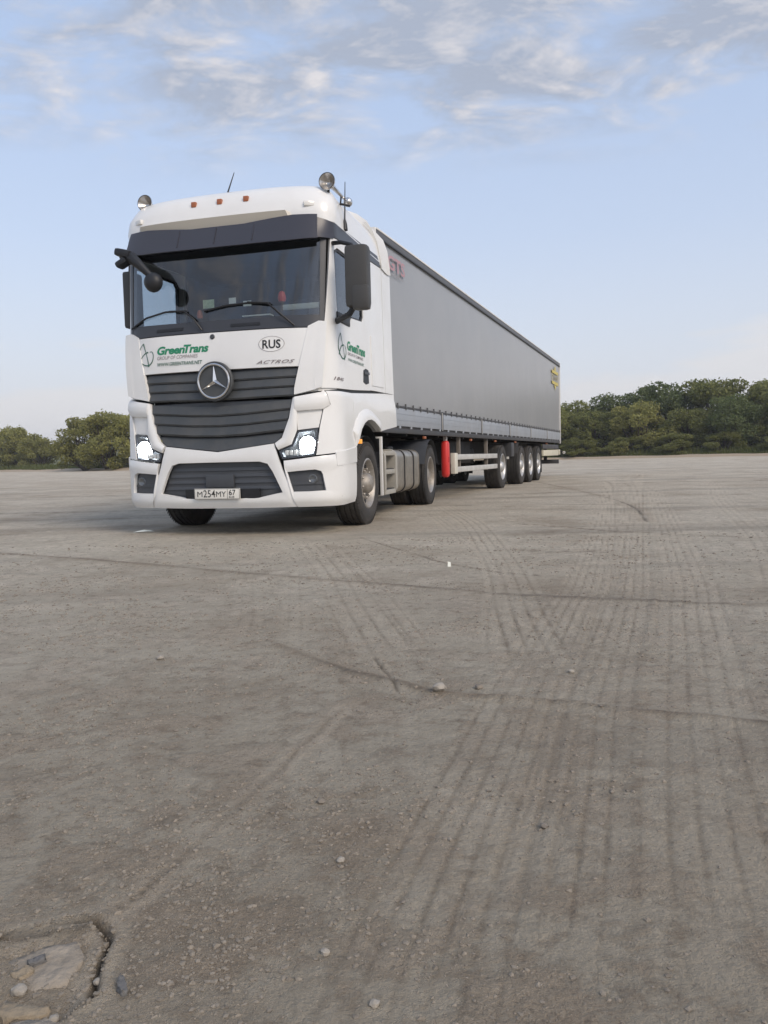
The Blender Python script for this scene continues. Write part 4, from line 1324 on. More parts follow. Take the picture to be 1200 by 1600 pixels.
# wheels
YW = [8.3017 * K_, 10.8129 * K_, 10.8129 * K_ + 1.304, 10.8129 * K_ + 2.608]
for y in YW:
    for sg in (1, -1):
        make_wheel(trailer, sg * (HW - .005), y, .50, .36, sg, RIMT, dish=.12, hubr=.13, huby=.12, seg=44, visible=sg > 0)
    a = MB()
    a.lathe([(-.95, .075), (.95, .075)], (0, y, .50), seg=14)
    a.build('axle', CHASSIS, trailer)
    for sg in (1, -1):
        MB().box(sg * .45 - .06, sg * .45 + .06, y - .55, y + .25, .50, .62, bev=.01).build('trailing_arm', CHASSIS, trailer)
for sg in (1, -1):
    # mudguard over the close trio, flap with lamp in front of it
    g = MB()
    vs, fs = [], []
    pth = [(YW[1] - .56, .80), (YW[1] - .50, 1.0), (YW[1] - .38, 1.075)] + [(YW[3] + .38, 1.075), (YW[3] + .50, 1.0), (YW[3] + .60, .62)]
    for (y, z) in pth:
        for x_ in (.86, HW - .01):
            vs.append((sg * x_, y, z))
    for k in range(len(pth) - 1):
        fs.append((2 * k, 2 * k + 1, 2 * k + 3, 2 * k + 2))
    g.add(vs, fs)
    g.build('wheel_guard', CHASSIST, trailer, smooth=20)
    MB().box(*sorted((sg * .86, sg * (HW - .02))), YW[3] + .60, YW[3] + .615, .22, .80).build('mud_flap', BLACK, trailer)
    bx_ = MB().box(*sorted((sg * 1.05, sg * (HW - .01))), 8.92, 9.25, .72, 1.06, bev=.012).build('equipment_box', CHASSIST, trailer)
    MB().box(*sorted((sg * 1.10, sg * 1.20)), 8.905, 8.925, .66, .72, bev=.004).build('box_lamp', CLEARLAMP, bx_)
    MB().box(*sorted((sg * (HW - .04), sg * (HW - .005))), YW[3] + .75, LT - .4, .92, 1.05, bev=.006).build('rear_side_panel', CHASSIST, trailer)
for y in (7.1, 9.4, 14.4, 1.9, 4.9):
    MB().box(HW - .03, HW + .008, y - .05, y + .05, 1.055, 1.095, bev=.008).build('side_marker', AMBEROFF, trailer)
# rear under-run bumper and lamps
rb = MB().box(-HW + .03, HW - .03, LT - .25, LT - .13, .42, .56, bev=.012).build('rear_bumper', CHASSIST, trailer)
for x_ in (-.8, .8):
    MB().box(x_ - .05, x_ + .05, LT - .30, LT - .16, .55, ZR0).build('bumper_bracket', CHASSIS, rb)
lp = MB().box(-HW + .01, HW - .01, LT - .10, LT + .05, .72, .90, bev=.012).build('lamp_beam', mat('pale_lamp_beam', (.62, .58, .46), .5, var=.1), trailer)
for sg in (1, -1):
    MB().box(*sorted((sg * .75, sg * 1.2)), LT + .045, LT + .075, .745, .875, bev=.008).build('tail_lamp', mat('red_lens', (.35, .02, .02), .25), lp)
    MB().tube([(sg * (HW - .03), LT, .86), (sg * (HW + .10), LT + .03, .80)], .018, seg=6).build('lamp_stalk', BLACK, lp)
    MB().lathe([(-.03, .02), (-.028, .045), (.02, .045), (.03, .02)], (sg * (HW + .12), LT + .03, .79), axis='Y', seg=14).build('position_lamp', CLEARLAMP, lp)
MB().box(HW - .25, HW - .02, YW[3] + 1.0, LT - .35, .70, .88, bev=.01).build('rear_guard_panel', mat('pale_lamp_beam', (.62, .58, .46)), trailer)
# gladhand lines between tractor and trailer
ln = MB()
for i, x_ in enumerate((-.25, -.12, .0)):
    ln.tube([(x_, FY - .03, 1.6), (x_ - .02, FY - .18, 1.35), (x_ - .05, FY - .30, 1.25), (x_ - .1, FY - .42, 1.5)], .018, seg=6)
ln.build('air_lines', RED, trailer, smooth=50)
# ------------------------------------------------------------------ ground sheet
rng = np.random.default_rng(7)
_perm = rng.random((256, 256))


def vnoise(x, y):
    xi, yi = np.floor(x).astype(int), np.floor(y).astype(int)
    fx, fy = x - xi, y - yi
    fx, fy = fx * fx * (3 - 2 * fx), fy * fy * (3 - 2 * fy)
    a = _perm[xi & 255, yi & 255]
    b = _perm[(xi + 1) & 255, yi & 255]
    c = _perm[xi & 255, (yi + 1) & 255]
    d = _perm[(xi + 1) & 255, (yi + 1) & 255]
    return (a * (1 - fx) + b * fx) * (1 - fy) + (c * (1 - fx) + d * fx) * fy - .5


def fbm(x, y, sc, oct=4, rough=.5):
    s, a, t = np.zeros_like(x), 1.0, 0.0
    for o in range(oct):
        s += a * vnoise(x / sc * 2 ** o + 17.3 * o, y / sc * 2 ** o + 5.1 * o)
        t += a
        a *= rough
    return s / t


def poly_dist(X, Y, pts, cut=1.5):
    """signed distance to a polyline and length along it"""
    D = np.full(X.shape, 99.0)
    A = np.zeros(X.shape)
    acc = 0.0
    for (x0, y0), (x1, y1) in zip(pts[:-1], pts[1:]):
        dx, dy = x1 - x0, y1 - y0
        L = math.hypot(dx, dy)
        t = np.clip(((X - x0) * dx + (Y - y0) * dy) / (L * L), 0, 1)
        ex, ey = X - (x0 + t * dx), Y - (y0 + t * dy)
        d = np.hypot(ex, ey)
        sgn = np.sign(ex * dy - ey * dx)
        m = d < np.abs(D)
        D = np.where(m, d * np.where(sgn == 0, 1, sgn), D)
        A = np.where(m, acc + t * L, A)
        acc += L
    return D, A, acc


def smooth_pts(pts, n=6):
    P = [np.array(p, float) for p in pts]
    P = [2 * P[0] - P[1]] + P + [2 * P[-1] - P[-2]]
    out = []
    for i in range(len(P) - 3):
        a, b, c, d = P[i:i + 4]
        for k in range(n):
            t = k / n
            q = .5 * (2 * b + (c - a) * t + (2 * a - 5 * b + 4 * c - d) * t * t + (3 * b - a - 3 * c + d) * t ** 3)
            out.append((q[0], q[1]))
    out.append(tuple(P[-2]))
    return out


TRACKS = [  # centre line, half width, groove pitch, depth
    ([(0.91, 12.23), (1.01, 9.14), (0.91, 6.78), (0.81, 5.24), (0.67, 3.91), (0.59, 3.01), (0.53, 2.51)], .17, .075, 1.0),
    ([(0.63, 10.89), (0.72, 7.37), (0.73, 5.26), (0.53, 3.76), (0.40, 2.93)], .10, .06, .6),
    ([(-0.74, 7.43), (-0.37, 5.45), (-0.19, 4.2), (-0.05, 3.29), (0.01, 2.87)], .14, .085, .8),
    ([(-0.47, 7.09), (-0.09, 4.84), (0.08, 3.67), (0.18, 2.95)], .07, .06, .6),
    ([(-0.95, 6.0), (-0.92, 5.24), (-0.71, 3.92), (-0.63, 3.24)], .10, .06, .4),
    ([(-0.61, 5.6), (-0.61, 5.19), (-0.46, 3.89), (-0.40, 3.21)], .08, .06, .4),
    ([(7.08, 24.27), (1.81, 6.58), (0.93, 3.88), (0.47, 2.52), (0.21, 1.71), (0.08, 1.29), (0.01, 1.03), (-.03, .8)], .15, .05, .9),
    ([(8.0, 25.5), (1.95, 6.55), (1.06, 3.86), (0.58, 2.51), (0.33, 1.70), (0.19, 1.29), (0.11, 1.03)], .08, .045, .7),
    ([(8.85, 26.94), (2.09, 6.52), (1.17, 3.85), (0.67, 2.5), (0.41, 1.7), (0.28, 1.29), (0.19, 1.03)], .13, .05, .9),
    ([(5.87, 17.03), (2.28, 6.03), (1.44, 3.65), (1.0, 2.47), (0.71, 1.69), (0.57, 1.27), (.5, 1.0)], .16, .06, .8),
    ([(-9, 30), (-6.5, 17), (-4.6, 9.5), (-3.0, 4.6)], .18, .08, .5),
    ([(14, 40), (9, 22), (5.2, 12), (3.4, 7.0), (2.2, 4.2)], .18, .08, .6),
]
SEAMS = [  # dirt-filled joints and ridges: line, half width, height
    ([(-6, 8.4), (-3.46, 6.98), (-2.01, 6.08), (-0.89, 5.32), (-0.01, 4.71), (0.7, 4.27), (1.32, 4.03), (1.89, 3.83), (3.4, 3.4)], .060, .010),
    ([(-0.47, 3.22), (-0.21, 2.89), (-0.01, 2.71), (0.17, 2.51), (0.49, 2.41), (0.75, 2.3), (1.07, 2.16), (1.6, 1.95)], .030, .013),
    ([(1.5, 8.7), (1.78, 8.32), (2.44, 7.44), (3.33, 6.74), (5, 5.9)], .05, .004),
    ([(-0.26, 7.61), (0.45, 5.63), (0.97, 4.93)], .03, .004),
    ([(-14, 13.5), (-7, 13.0), (0, 12.4), (8, 10.6), (16, 9.5)], .06, .004),
    ([(-20, 21), (0, 20), (20, 17)], .09, .004),
    ([(-30, 34), (0, 32), (25, 29)], .14, .004),
]
CRACKS = [
    ([(-0.15, 2.37), (-0.23, 2.1), (-0.32, 1.78), (-0.39, 1.57), (-0.44, 1.4), (-0.51, 1.28)], .0035, .003),
    ([(-0.70, 1.215), (-0.64, 1.23), (-0.59, 1.25), (-0.55, 1.27), (-0.51, 1.28), (-0.47, 1.23), (-0.46, 1.16), (-.445, 1.10)], .005, .016),
    ([(-0.05, 3.0), (0.0, 2.75), (0.03, 2.55)], .006, .010),
    ([(1.1, 6.3), (1.33, 6.14), (1.52, 6.19), (1.7, 6.05)], .02, .012),
    ([(4.3, 24), (4.0, 16), (3.6, 11.5), (2.9, 8.6)], .02, .008),
    ([(11, 30), (12.5, 22), (15, 18)], .03, .008),
]
HOLE = [(-0.64, 1.215), (-0.59, 1.245), (-0.5, 1.268), (-0.465, 1.23), (-0.455, 1.15), (-0.44, 1.09), (-0.49, 1.02), (-.60, .98), (-.72, 1.05), (-.72, 1.17)]


def ground_fields(X, Y):
    near = Y < 45
    H = .007 * fbm(X, Y, 2.6, 4) + .0055 * fbm(X + 9, Y, .45, 4, .55) + .0105 * fbm(X, Y + 4, .085, 4, .65) * np.clip(1.3 - Y / 14, 0, 1) + .0034 * fbm(X + 3, Y, .026, 3, .65) * np.clip(1.2 - Y / 5, 0, 1)
    TR, CR, DI, GV = (np.zeros_like(X) for _ in range(4))
    wob = .05 * fbm(X, Y, .9, 3)
    for pts, hw, pitch, amp in TRACKS:
        d, a, L = poly_dist(X, Y, smooth_pts(pts))
        d = d + wob * .22
        fade = np.clip(a / .6, 0, 1) * np.clip((L - a) / .5, 0, 1)
        patchy = np.clip(.85 + 1.5 * fbm(X, Y, .7, 4, .6), .35, 1)
        e = np.clip((hw - np.abs(d)) / .02, 0, 1) * fade * patchy * amp * np.clip(.30 + .28 * Y, .5, 1)
        ph = np.mod(d / pitch, 1.0) - .5
        wdt_ = .115 + .06 * fbm(X, Y, .3, 2)
        line = np.exp(-(ph / wdt_) ** 2)
        lug = (np.mod(a / .034 + .35 * np.sign(d) * np.abs(d) / pitch, 1.0) > .45) * 1.0
        brk = np.clip(.5 + 2.6 * fbm(X * 1.0, Y, .06, 3, .6), 0, 1)
        H += e * (-.0025 - .0050 * line * (.5 + .5 * brk) + .0010 * lug * (1 - line) * brk)
        H += .0032 * amp * fade * patchy * brk * np.exp(-((np.abs(d) - hw - .012) / .014) ** 2)
        TR = np.maximum(TR, e * (1 - line) * (.45 + .4 * lug * brk))
        GV = np.maximum(GV, e * line * (.4 + .6 * brk))
    for pts, hw, hh in SEAMS:
        d, a, L = poly_dist(X, Y, smooth_pts(pts))
        d = d + wob * 1.2
        hw2 = hw * (1 + .7 * fbm(X, Y, .6, 2))
        e = np.exp(-(d / hw2) ** 2) * np.clip(.80 + 1.6 * fbm(X + 2, Y + 7, .8, 3), .3, 1)
        H += hh * e
        DI = np.maximum(DI, e)
        CR = np.maximum(CR, .66 * np.exp(-((d + .6 * wob) / (hw2 * .40)) ** 2) * np.clip(.75 + 2.0 * fbm(X + 5, Y, .35, 4, .6), .25, 1))
    wob2 = .016 * fbm(X, Y, .09, 4, .6)
    for pts, hw, dep in CRACKS:
        d, a, L = poly_dist(X, Y, smooth_pts(pts))
        d = np.abs(d + wob2 * (1 + 25 * hw))
        patchy = np.clip(.8 + 2.0 * fbm(X, Y, .25, 3), .45, 1)
        e = np.exp(-(d / (hw * (.6 + patchy * .6))) ** 2) * patchy
        H -= dep * e
        H += dep * .35 * np.exp(-((d - 3.4 * hw) / (2.2 * hw)) ** 2) * patchy
        CR = np.maximum(CR, e * np.clip(dep / .010, .28, 1) )
        DI = np.maximum(DI, .8 * np.exp(-((d - 3.0 * hw) / (3.5 * hw)) ** 2) * patchy)
        TR = np.maximum(TR, .7 * np.exp(-((d - .022) / .016) ** 2) * patchy)
    # broken-out slab at the near left
    inside = np.zeros(X.shape, bool)
    n = len(HOLE)
    Xw, Yw = X + wob2, Y + wob2 * .7
    for i in range(n):
        (x0, y0), (x1, y1) = HOLE[i], HOLE[(i + 1) % n]
        c = ((y0 > Yw) != (y1 > Yw)) & (Xw < (x1 - x0) * (Yw - y0) / (y1 - y0 + 1e-12) + x0)
        inside ^= c
    hd, _, _ = poly_dist(X, Y, HOLE + [HOLE[0]])
    depth = np.clip(np.abs(hd) / .02, 0, 1) * inside
    H -= depth * (.014 + .028 * fbm(X, Y, .06, 4))
    CR = np.maximum(CR, inside * np.exp(-(np.abs(hd) / .006) ** 2) * .8)
    DI = np.maximum(DI, inside * .9)
    DI = np.maximum(DI, np.clip(.1 + 2.6 * fbm(X + 31, Y + 11, 1.7, 5, .55), 0, 1) * .8)
    SO = np.clip((5.2 - Y + 3.2 * fbm(X + 50, Y, 1.1, 4, .6)) / 4.0, 0, 1)
    return H, TR, CR, DI, SO, GV


rads = [0.55]
while rads[-1] < 45:
    rads.append(rads[-1] * 1.0105)
while rads[-1] < 1500:
    rads.append(rads[-1] * 1.10)
rads = np.array(rads)
fine = np.radians(np.arange(-36, 36.001, .125))
coarse = np.radians(np.concatenate([np.arange(40, 320, 5)]))
angs = np.concatenate([fine, coarse])
RR, AA = np.meshgrid(rads, angs, indexing='ij')
X, Y = RR * np.sin(AA), RR * np.cos(AA)
H, TR, CR, DI, SO, GV = ground_fields(X, Y)
damp = np.clip((RR - .55) / .1, 0, 1) * np.where(RR > 45, np.clip((60 - RR) / 15, 0, 1), 1)
H = H * damp
nr, na = X.shape
co = np.stack([X, Y, H], -1).reshape(-1, 3)
co = np.concatenate([co, [[0, 0, 0]]])
i_, j_ = np.meshgrid(np.arange(nr - 1), np.arange(na), indexing='ij')
j2 = (j_ + 1) % na
quads = np.stack([i_ * na + j_, (i_ + 1) * na + j_, (i_ + 1) * na + j2, i_ * na + j2], -1).reshape(-1, 4)
tris = np.stack([np.full(na, nr * na), np.arange(na), (np.arange(na) + 1) % na], -1)
me = bpy.data.meshes.new('ground')
nv_, nl = len(co), quads.size + tris.size
me.vertices.add(nv_)
me.vertices.foreach_set('co', co.astype(np.float32).ravel())
me.loops.add(nl)
me.loops.foreach_set('vertex_index', np.concatenate([quads[:, ::-1].ravel(), tris[:, ::-1].ravel()]).astype(np.int32))
me.polygons.add(len(quads) + len(tris))
me.polygons.foreach_set('loop_start', np.concatenate([np.arange(len(quads)) * 4, len(quads) * 4 + np.arange(len(tris)) * 3]).astype(np.int32))
me.update(calc_edges=True)
me.polygons.foreach_set('use_smooth', np.ones(len(me.polygons), bool))
for nm, arr in (('track', TR), ('crack', CR), ('dirt', DI), ('soil', SO), ('groove', GV)):
    at = me.attributes.new(nm, 'FLOAT', 'POINT')
    at.data.foreach_set('value', np.append(arr.ravel(), 0).astype(np.float32))
ground = bpy.data.objects.new('ground', me)
COL.objects.link(ground)
tag(ground, 'worn dusty concrete yard with tyre tracks and cracks', kind='structure')


def ground_mat():
    m = bpy.data.materials.new('dusty_concrete')
    m.use_nodes = True
    t = m.node_tree
    b = t.nodes['Principled BSDF']
    geo = t.nodes.new('ShaderNodeNewGeometry')
    pos = geo.outputs['Position']
    def noise(scale, det=6, rough=.6, vec=None):
        n = N(t, 'ShaderNodeTexNoise', i_Scale=scale, i_Detail=float(det), i_Roughness=rough)
        t.links.new(pos if vec is None else vec, n.inputs['Vector'])
        return n.outputs[0]
    def attr(n):
        a = t.nodes.new('ShaderNodeAttribute')
        a.attribute_name = n
        return a.outputs['Fac']
    big, mid, fine_, grit = noise(.35, 5), noise(2.0, 8, .65), noise(15, 9, .7), noise(120, 5, .65)
    c = mix(t, ramp(t, mid, [(.34, 0), (.66, 1)]), (.400, .335, .258), (.500, .440, .355))
    c = mix(t, ramp(t, big, [(.36, 0), (.62, .8)]), c, (.535, .485, .410))
    c = mix(t, math_node(t, 'MULTIPLY', attr('soil'), ramp(t, mid, [(.3, .95), (.75, .55)])), c, (.262, .207, .150))
    c = mix(t, ramp(t, fine_, [(.30, .65), (.50, 0)]), c, (.120, .095, .070))
    c = mix(t, ramp(t, fine_, [(.55, 0), (.75, .50)]), c, (.45, .405, .34))
    gr2 = noise(420, 3, .6)
    c = mix(t, ramp(t, gr2, [(.34, .55), (.46, 0)]), c, (.13, .105, .08))
    c = mix(t, ramp(t, gr2, [(.58, 0), (.70, .5)]), c, (.55, .49, .41))
    c = mix(t, ramp(t, grit, [(.30, .60), (.44, 0)]), c, (.09, .075, .058))
    c = mix(t, ramp(t, grit, [(.60, 0), (.70, .45)]), c, (.46, .42, .36))
    lay = noise(3.6, 12, .72)
    layf = ramp(t, lay, [(.455, 0), (.515, 1)])
    c = mix(t, math_node(t, 'MULTIPLY', layf, .62), c, mix(t, fine_, (.300, .262, .205), (.455, .420, .345)))
    lay2 = noise(11, 10, .72)
    c = mix(t, ramp(t, lay2, [(.36, .6), (.46, 0)]), c, (.190, .145, .102))
    pat = noise(.85, 9, .68)
    c = mix(t, ramp(t, pat, [(.36, .55), (.48, 0)]), c, (.215, .168, .120))
    c = mix(t, ramp(t, pat, [(.55, 0), (.66, .45)]), c, (.53, .475, .395))
    c = mix(t, math_node(t, 'MULTIPLY', attr('dirt'), .55), c, (.270, .210, .150))
    c = mix(t, math_node(t, 'MULTIPLY', attr('track'), .60), c, (.52, .455, .365))
    c = mix(t, math_node(t, 'MULTIPLY', attr('groove'), .62), c, (.185, .145, .105))
    c = mix(t, math_node(t, 'MULTIPLY', attr('crack'), .92), c, (.05, .04, .03))
    c = mix(t, 1.0, c, (1.31, 1.31, 1.285), 'MULTIPLY')
    # dark oily blotches and faint skid streaks
    mp_ = N(t, 'ShaderNodeMapping')
    mp_.inputs['Scale'].default_value = (.22, 1.6, 1)
    mp_.inputs['Rotation'].default_value = (0, 0, .12)
    t.links.new(pos, mp_.inputs[0])
    st_ = noise(.55, 6, .62, mp_.outputs[0])
    c = mix(t, ramp(t, st_, [(.53, 0), (.70, .50)]), c, (.175, .145, .115))
    t.links.new(c, b.inputs['Base Color'])
    b.inputs['Roughness'].default_value = .82
    b.inputs['Specular IOR Level'].default_value = .45
    vor = N(t, 'ShaderNodeTexVoronoi', i_Scale=55.0)
    t.links.new(pos, vor.inputs['Vector'])
    hgt = math_node(t, 'ADD', math_node(t, 'MULTIPLY', noise(38, 8, .72), .7), math_node(t, 'ADD', math_node(t, 'MULTIPLY', grit, .55), math_node(t, 'MULTIPLY', gr2, .25)))
    hgt = math_node(t, 'SUBTRACT', hgt, math_node(t, 'MULTIPLY', vor.outputs['Distance'], .25))
    hgt = math_node(t, 'SUBTRACT', hgt, math_node(t, 'MULTIPLY', layf, .22))
    hgt = math_node(t, 'ADD', hgt, math_node(t, 'MULTIPLY', lay2, .9))
    bp = N(t, 'ShaderNodeBump', i_Strength=1.0, i_Distance=.030)
    t.links.new(hgt, bp.inputs['Height'])
    t.links.new(bp.outputs[0], b.inputs['Normal'])
    return m


ground.data.materials.append(ground_mat())


def ground_z(x, y):
    h, *_ = ground_fields(np.array([[x]], float), np.array([[y]], float))
    return float(h[0, 0])


# ------------------------------------------------------------------ pebbles: loose gravel nobody could count
def blob(seed, sub=1, flat=.7, rough=.30):
    r_ = random.Random(seed)
    bm = bmesh.new()
    bmesh.ops.create_icosphere(bm, subdivisions=sub, radius=1.0)
    for v in bm.verts:
        k = 1 + r_.uniform(-rough, rough)
        v.co = Vector((v.co.x * k, v.co.y * k * .85, v.co.z * k * flat))
    vs = np.array([v.co[:] for v in bm.verts])
    fs = np.array([[v.index for v in f.verts] for f in bm.faces])
    bm.free()
    return vs, fs


protos = [blob(s, 1, .75, .34) for s in range(8)]
rs = np.random.default_rng(21)
NPEB = 70000
d_ = 0.93 * np.exp(rs.random(NPEB) ** 1.25 * math.log(8.0))
u_ = (rs.random(NPEB) - .5) * 1.14
px_, py_ = d_ * u_, d_
cl = fbm(px_, py_, .35, 4, .6) + .5 * fbm(px_ + 7, py_, 1.6, 3)
keep = rs.random(NPEB) < np.clip(.42 + 2.8 * cl, .05, 1)
px_, py_ = px_[keep], py_[keep]
npb = len(px_)
sz = (.0012 + .0046 * rs.random(npb) ** 6.0) * (.8 + .28 * py_)
hz = ground_fields(px_[None, :], py_[None, :])[0][0]
PV, PF, base = [], [], 0
rot_ = rs.random(npb) * 6.28
for k in range(8):
    ii = np.arange(k, npb, 8)
    v, f = protos[k]
    ca, sa = np.cos(rot_[ii])[:, None], np.sin(rot_[ii])[:, None]
    S_ = sz[ii][:, None]
    V3 = np.stack([(v[None, :, 0] * ca - v[None, :, 1] * sa) * S_ + px_[ii][:, None],
                   (v[None, :, 0] * sa + v[None, :, 1] * ca) * S_ + py_[ii][:, None],
                   v[None, :, 2] * S_ + (hz[ii] - .12 * sz[ii])[:, None]], -1)
    PV.append(V3.reshape(-1, 3))
    PF.append((f[None] + (np.arange(len(ii)) * len(v))[:, None, None] + base).reshape(-1, 3))
    base += len(ii) * len(v)
me = bpy.data.meshes.new('pebbles')
me.from_pydata(np.concatenate(PV), [], np.concatenate(PF))
me.materials.append(mat('pebble_stone', (.27, .232, .185), .95, var=.45, vscale=60))
peb = bpy.data.objects.new('pebbles', me)
COL.objects.link(peb)
tag(peb, 'loose grey and brown pebbles strewn over the yard', 'gravel', kind='stuff')

# single stones, broken slabs and litter that stand out
STONEM = [mat('stone_grey', (.25, .215, .175), .85, var=.3, vscale=30, bump=.3, bscale=90), mat('stone_pale', (.38, .34, .285), .85, var=.25, vscale=30, bump=.3, bscale=90), mat('stone_blue_grey', (.15, .145, .14), .8, var=.2, vscale=30, bump=.3, bscale=90)]


def stone(x, y, r, seed, m, label, flat=.65, name='stone', grp='stones on the yard'):
    v, f = blob(seed, 2, flat, .16)
    z = ground_z(x, y)
    mb_ = MB().add((v * r).tolist(), f.tolist())
    o = mb_.build(name, STONEM[m], None, smooth=40, loc=(x, y, z + r * flat * .55))
    o.rotation_euler = (0, 0, seed * 1.3)
    tag(o, label, 'stone', grp)


stone(.165, 2.51, .024, 3, 1, 'pale flat stone lying on the ridge of dirt in mid foreground')
stone(.30, 2.55, .014, 5, 0, 'small grey stone just right of the flat pale stone on the dirt ridge')
stone(-.90, 3.05, .016, 8, 1, 'lone pale stone on the smooth concrete at left, in front of the truck')
stone(.65, 2.73, .013, 9, 1, 'small stone lying in the right-hand wheel tracks')
stone(-.16, 1.72, .010, 12, 0, 'small grey stone among gravel just right of the long diagonal crack')
stone(-.10, 1.46, .009, 13, 1, 'light pebble in the gravel patch in the middle foreground')
stone(-.11, 1.18, .008, 14, 1, 'pale round pebble low in the picture, left of centre')
stone(-.03, 1.06, .008, 15, 1, 'pale pebble near the bottom edge, centre')
stone(.32, 1.59, .010, 16, 0, 'grey stone beside the tyre grooves right of centre')
stone(-.565, 1.12, .012, 17, 1, 'white stone lying on the broken slab in the hole at lower left')
stone(-.49, 1.065, .009, 18, 1, 'white pebble at the tip of the tan slab fragment, lower left')
stone(-.452, 1.135, .008, 19, 1, 'pebble at the right rim of the broken hole, lower left')


def chunk(pts, z0, h, m, name, label, tilt=(0, 0)):
    cx = sum(p[0] for p in pts) / len(pts)
    cy = sum(p[1] for p in pts) / len(pts)
    r_ = random.Random(len(label))
    bm = bmesh.new()
    vs = [bm.verts.new((x - cx, y - cy, 0)) for x, y in pts]
    f = bm.faces.new(vs)
    ex = bmesh.ops.extrude_face_region(bm, geom=[f])
    for v in ex['geom']:
        if isinstance(v, bmesh.types.BMVert):
            v.co.z += h
            v.co.x *= .88
            v.co.y *= .88
    bmesh.ops.triangulate(bm, faces=bm.faces)
    bmesh.ops.subdivide_edges(bm, edges=bm.edges, cuts=3, use_grid_fill=True)
    for v in bm.verts:
        v.co += Vector((r_.uniform(-1, 1), r_.uniform(-1, 1), r_.uniform(-1, 1))) * .0016
    bmesh.ops.recalc_face_normals(bm, faces=bm.faces)
    me_ = bpy.data.meshes.new(name)
    bm.to_mesh(me_)
    bm.free()
    me_.polygons.foreach_set('use_smooth', [True] * len(me_.polygons))
    me_.materials.append(m)
    o = bpy.data.objects.new(name, me_)
    COL.objects.link(o)
    o.location = (cx, cy, z0)
    o.rotation_euler = (tilt[0], tilt[1], 0)
    tag(o, label, 'rubble', 'broken slab pieces in the hole')
    return o


SL1 = mat('slab_grey', (.31, .265, .21), .9, var=.3, vscale=22, bump=.5, bscale=60)
SL2 = mat('slab_tan', (.31, .25, .175), .9, var=.3, vscale=22, bump=.5, bscale=60)
chunk([(-.625, 1.19), (-.59, 1.225), (-.52, 1.245), (-.49, 1.20), (-.495, 1.13), (-.54, 1.115), (-.60, 1.14)], -.030, .022, SL1, 'slab_fragment', 'large grey slab fragment lying sunk in the hole at lower left', (.03, -.03))
chunk([(-.585, 1.075), (-.575, 1.095), (-.50, 1.085), (-.498, 1.068), (-.56, 1.058)], -.026, .020, SL2, 'slab_fragment', 'narrow tan slab fragment in the hole at lower left', (.0, .04))
chunk([(-.545, 1.05), (-.49, 1.055), (-.452, 1.04), (-.455, .99), (-.52, .97), (-.56, 1.0)], -.028, .026, SL1, 'slab_fragment', 'rough grey slab fragment at the bottom edge, lower left', (.04, .02))
chunk([(-.60, 1.155), (-.575, 1.175), (-.56, 1.165), (-.575, 1.14)], -.014, .012, SL2, 'slab_fragment', 'small tan fragment lying on the large sunken slab', (.1, .1))
o = chunk([(-.582, 1.185), (-.560, 1.198), (-.552, 1.190), (-.572, 1.176)], -.012, .012, STONEM[2], 'slate_chip', 'dark blue-grey slate chip on the large sunken slab, lower left', (.2, .0))
o = chunk([(-.418, 1.128), (-.408, 1.122), (-.392, 1.092), (-.400, 1.088), (-.412, 1.100)], -.002, .012, STONEM[2], 'slate_chip', 'dark curved chip lying right of the broken hole, lower left', (.0, .15))
lt = MB()
vs = [(-.11, -.03, .004), (.05, -.035, .012), (.12, .0, .006), (.06, .035, .02), (-.09, .03, .010), (0, 0, .03)]
lt.add(vs, [(0, 1, 5), (1, 2, 5), (2, 3, 5), (3, 4, 5), (4, 0, 5), (0, 4, 3, 2, 1)])
tag(lt.build('litter_scrap', PAPER, None, smooth=0, loc=(-2.71, 8.77, ground_z(-2.71, 8.77))), 'crumpled white scrap of litter on the ground before the front bumper', 'litter')
lt = MB()
lt.add([(-.012, -.004, 0), (.012, -.004, 0), (.010, .004, .03), (-.010, .004, .036), (0, .012, 0)], [(0, 1, 2, 3), (0, 3, 4), (1, 4, 2), (2, 4, 3), (0, 4, 1)])
tag(lt.build('litter_scrap', PAPER, None, smooth=0, loc=(.45, 5.46, ground_z(.45, 5.46))), 'tiny white scrap standing on the open ground right of the truck', 'litter')

# ------------------------------------------------------------------ things lying behind the windscreen
def in_truck(x, y, z):
    c, s = math.cos(TYAW), math.sin(TYAW)
    return (TX + x * c + y * s, TY - x * s + y * c, z)


def dash_item(name, mb_, m, loc, label, cat):
    o = mb_.build(name, m, None, loc=in_truck(*loc))
    o.rotation_euler = (0, 0, -TYAW)
    return tag(o, label, cat)


dash_item('permit_card', MB().box(-.065, .065, -.003, .003, 0, .09), mat('permit_green', (.55, .66, .42), .6, var=.3, vscale=30), (-.22, .36, 2.42), 'pale green permit card standing behind the windscreen at left of centre', 'card')
dash_item('notepad', MB().box(-.04, .04, -.004, .004, 0, .06), PAPER, (.06, .36, 2.45), 'small white note card behind the middle of the windscreen', 'card')
dash_item('notepad', MB().box(-.045, .045, -.004, .004, 0, .055), PAPER, (.23, .36, 2.41), 'second white note card behind the windscreen, right of the first', 'card')
dash_item('ornament', MB().lathe([(0, 0), (0, .035), (.03, .045), (.07, .04), (.10, .028), (.115, 0)], (0, 0, 0), axis='Z', seg=16), RED, (.60, .42, 2.44), 'red ornament on the dashboard behind the right wiper', 'ornament')
dash_item('ornament', MB().lathe([(0, 0), (0, .028), (.03, .034), (.06, .03), (.085, .02), (.095, 0)], (0, 0, 0), axis='Z', seg=16), mat('dull_orange', (.45, .12, .06), .5), (-.36, .42, 2.33), 'small orange-red ornament on the dashboard beside the permit card', 'ornament')
dash_item('papers', MB().box(-.16, .16, -.05, .05, 0, .012), PAPER, (.33, .40, 2.301), 'white papers lying on top of the dashboard', 'papers')
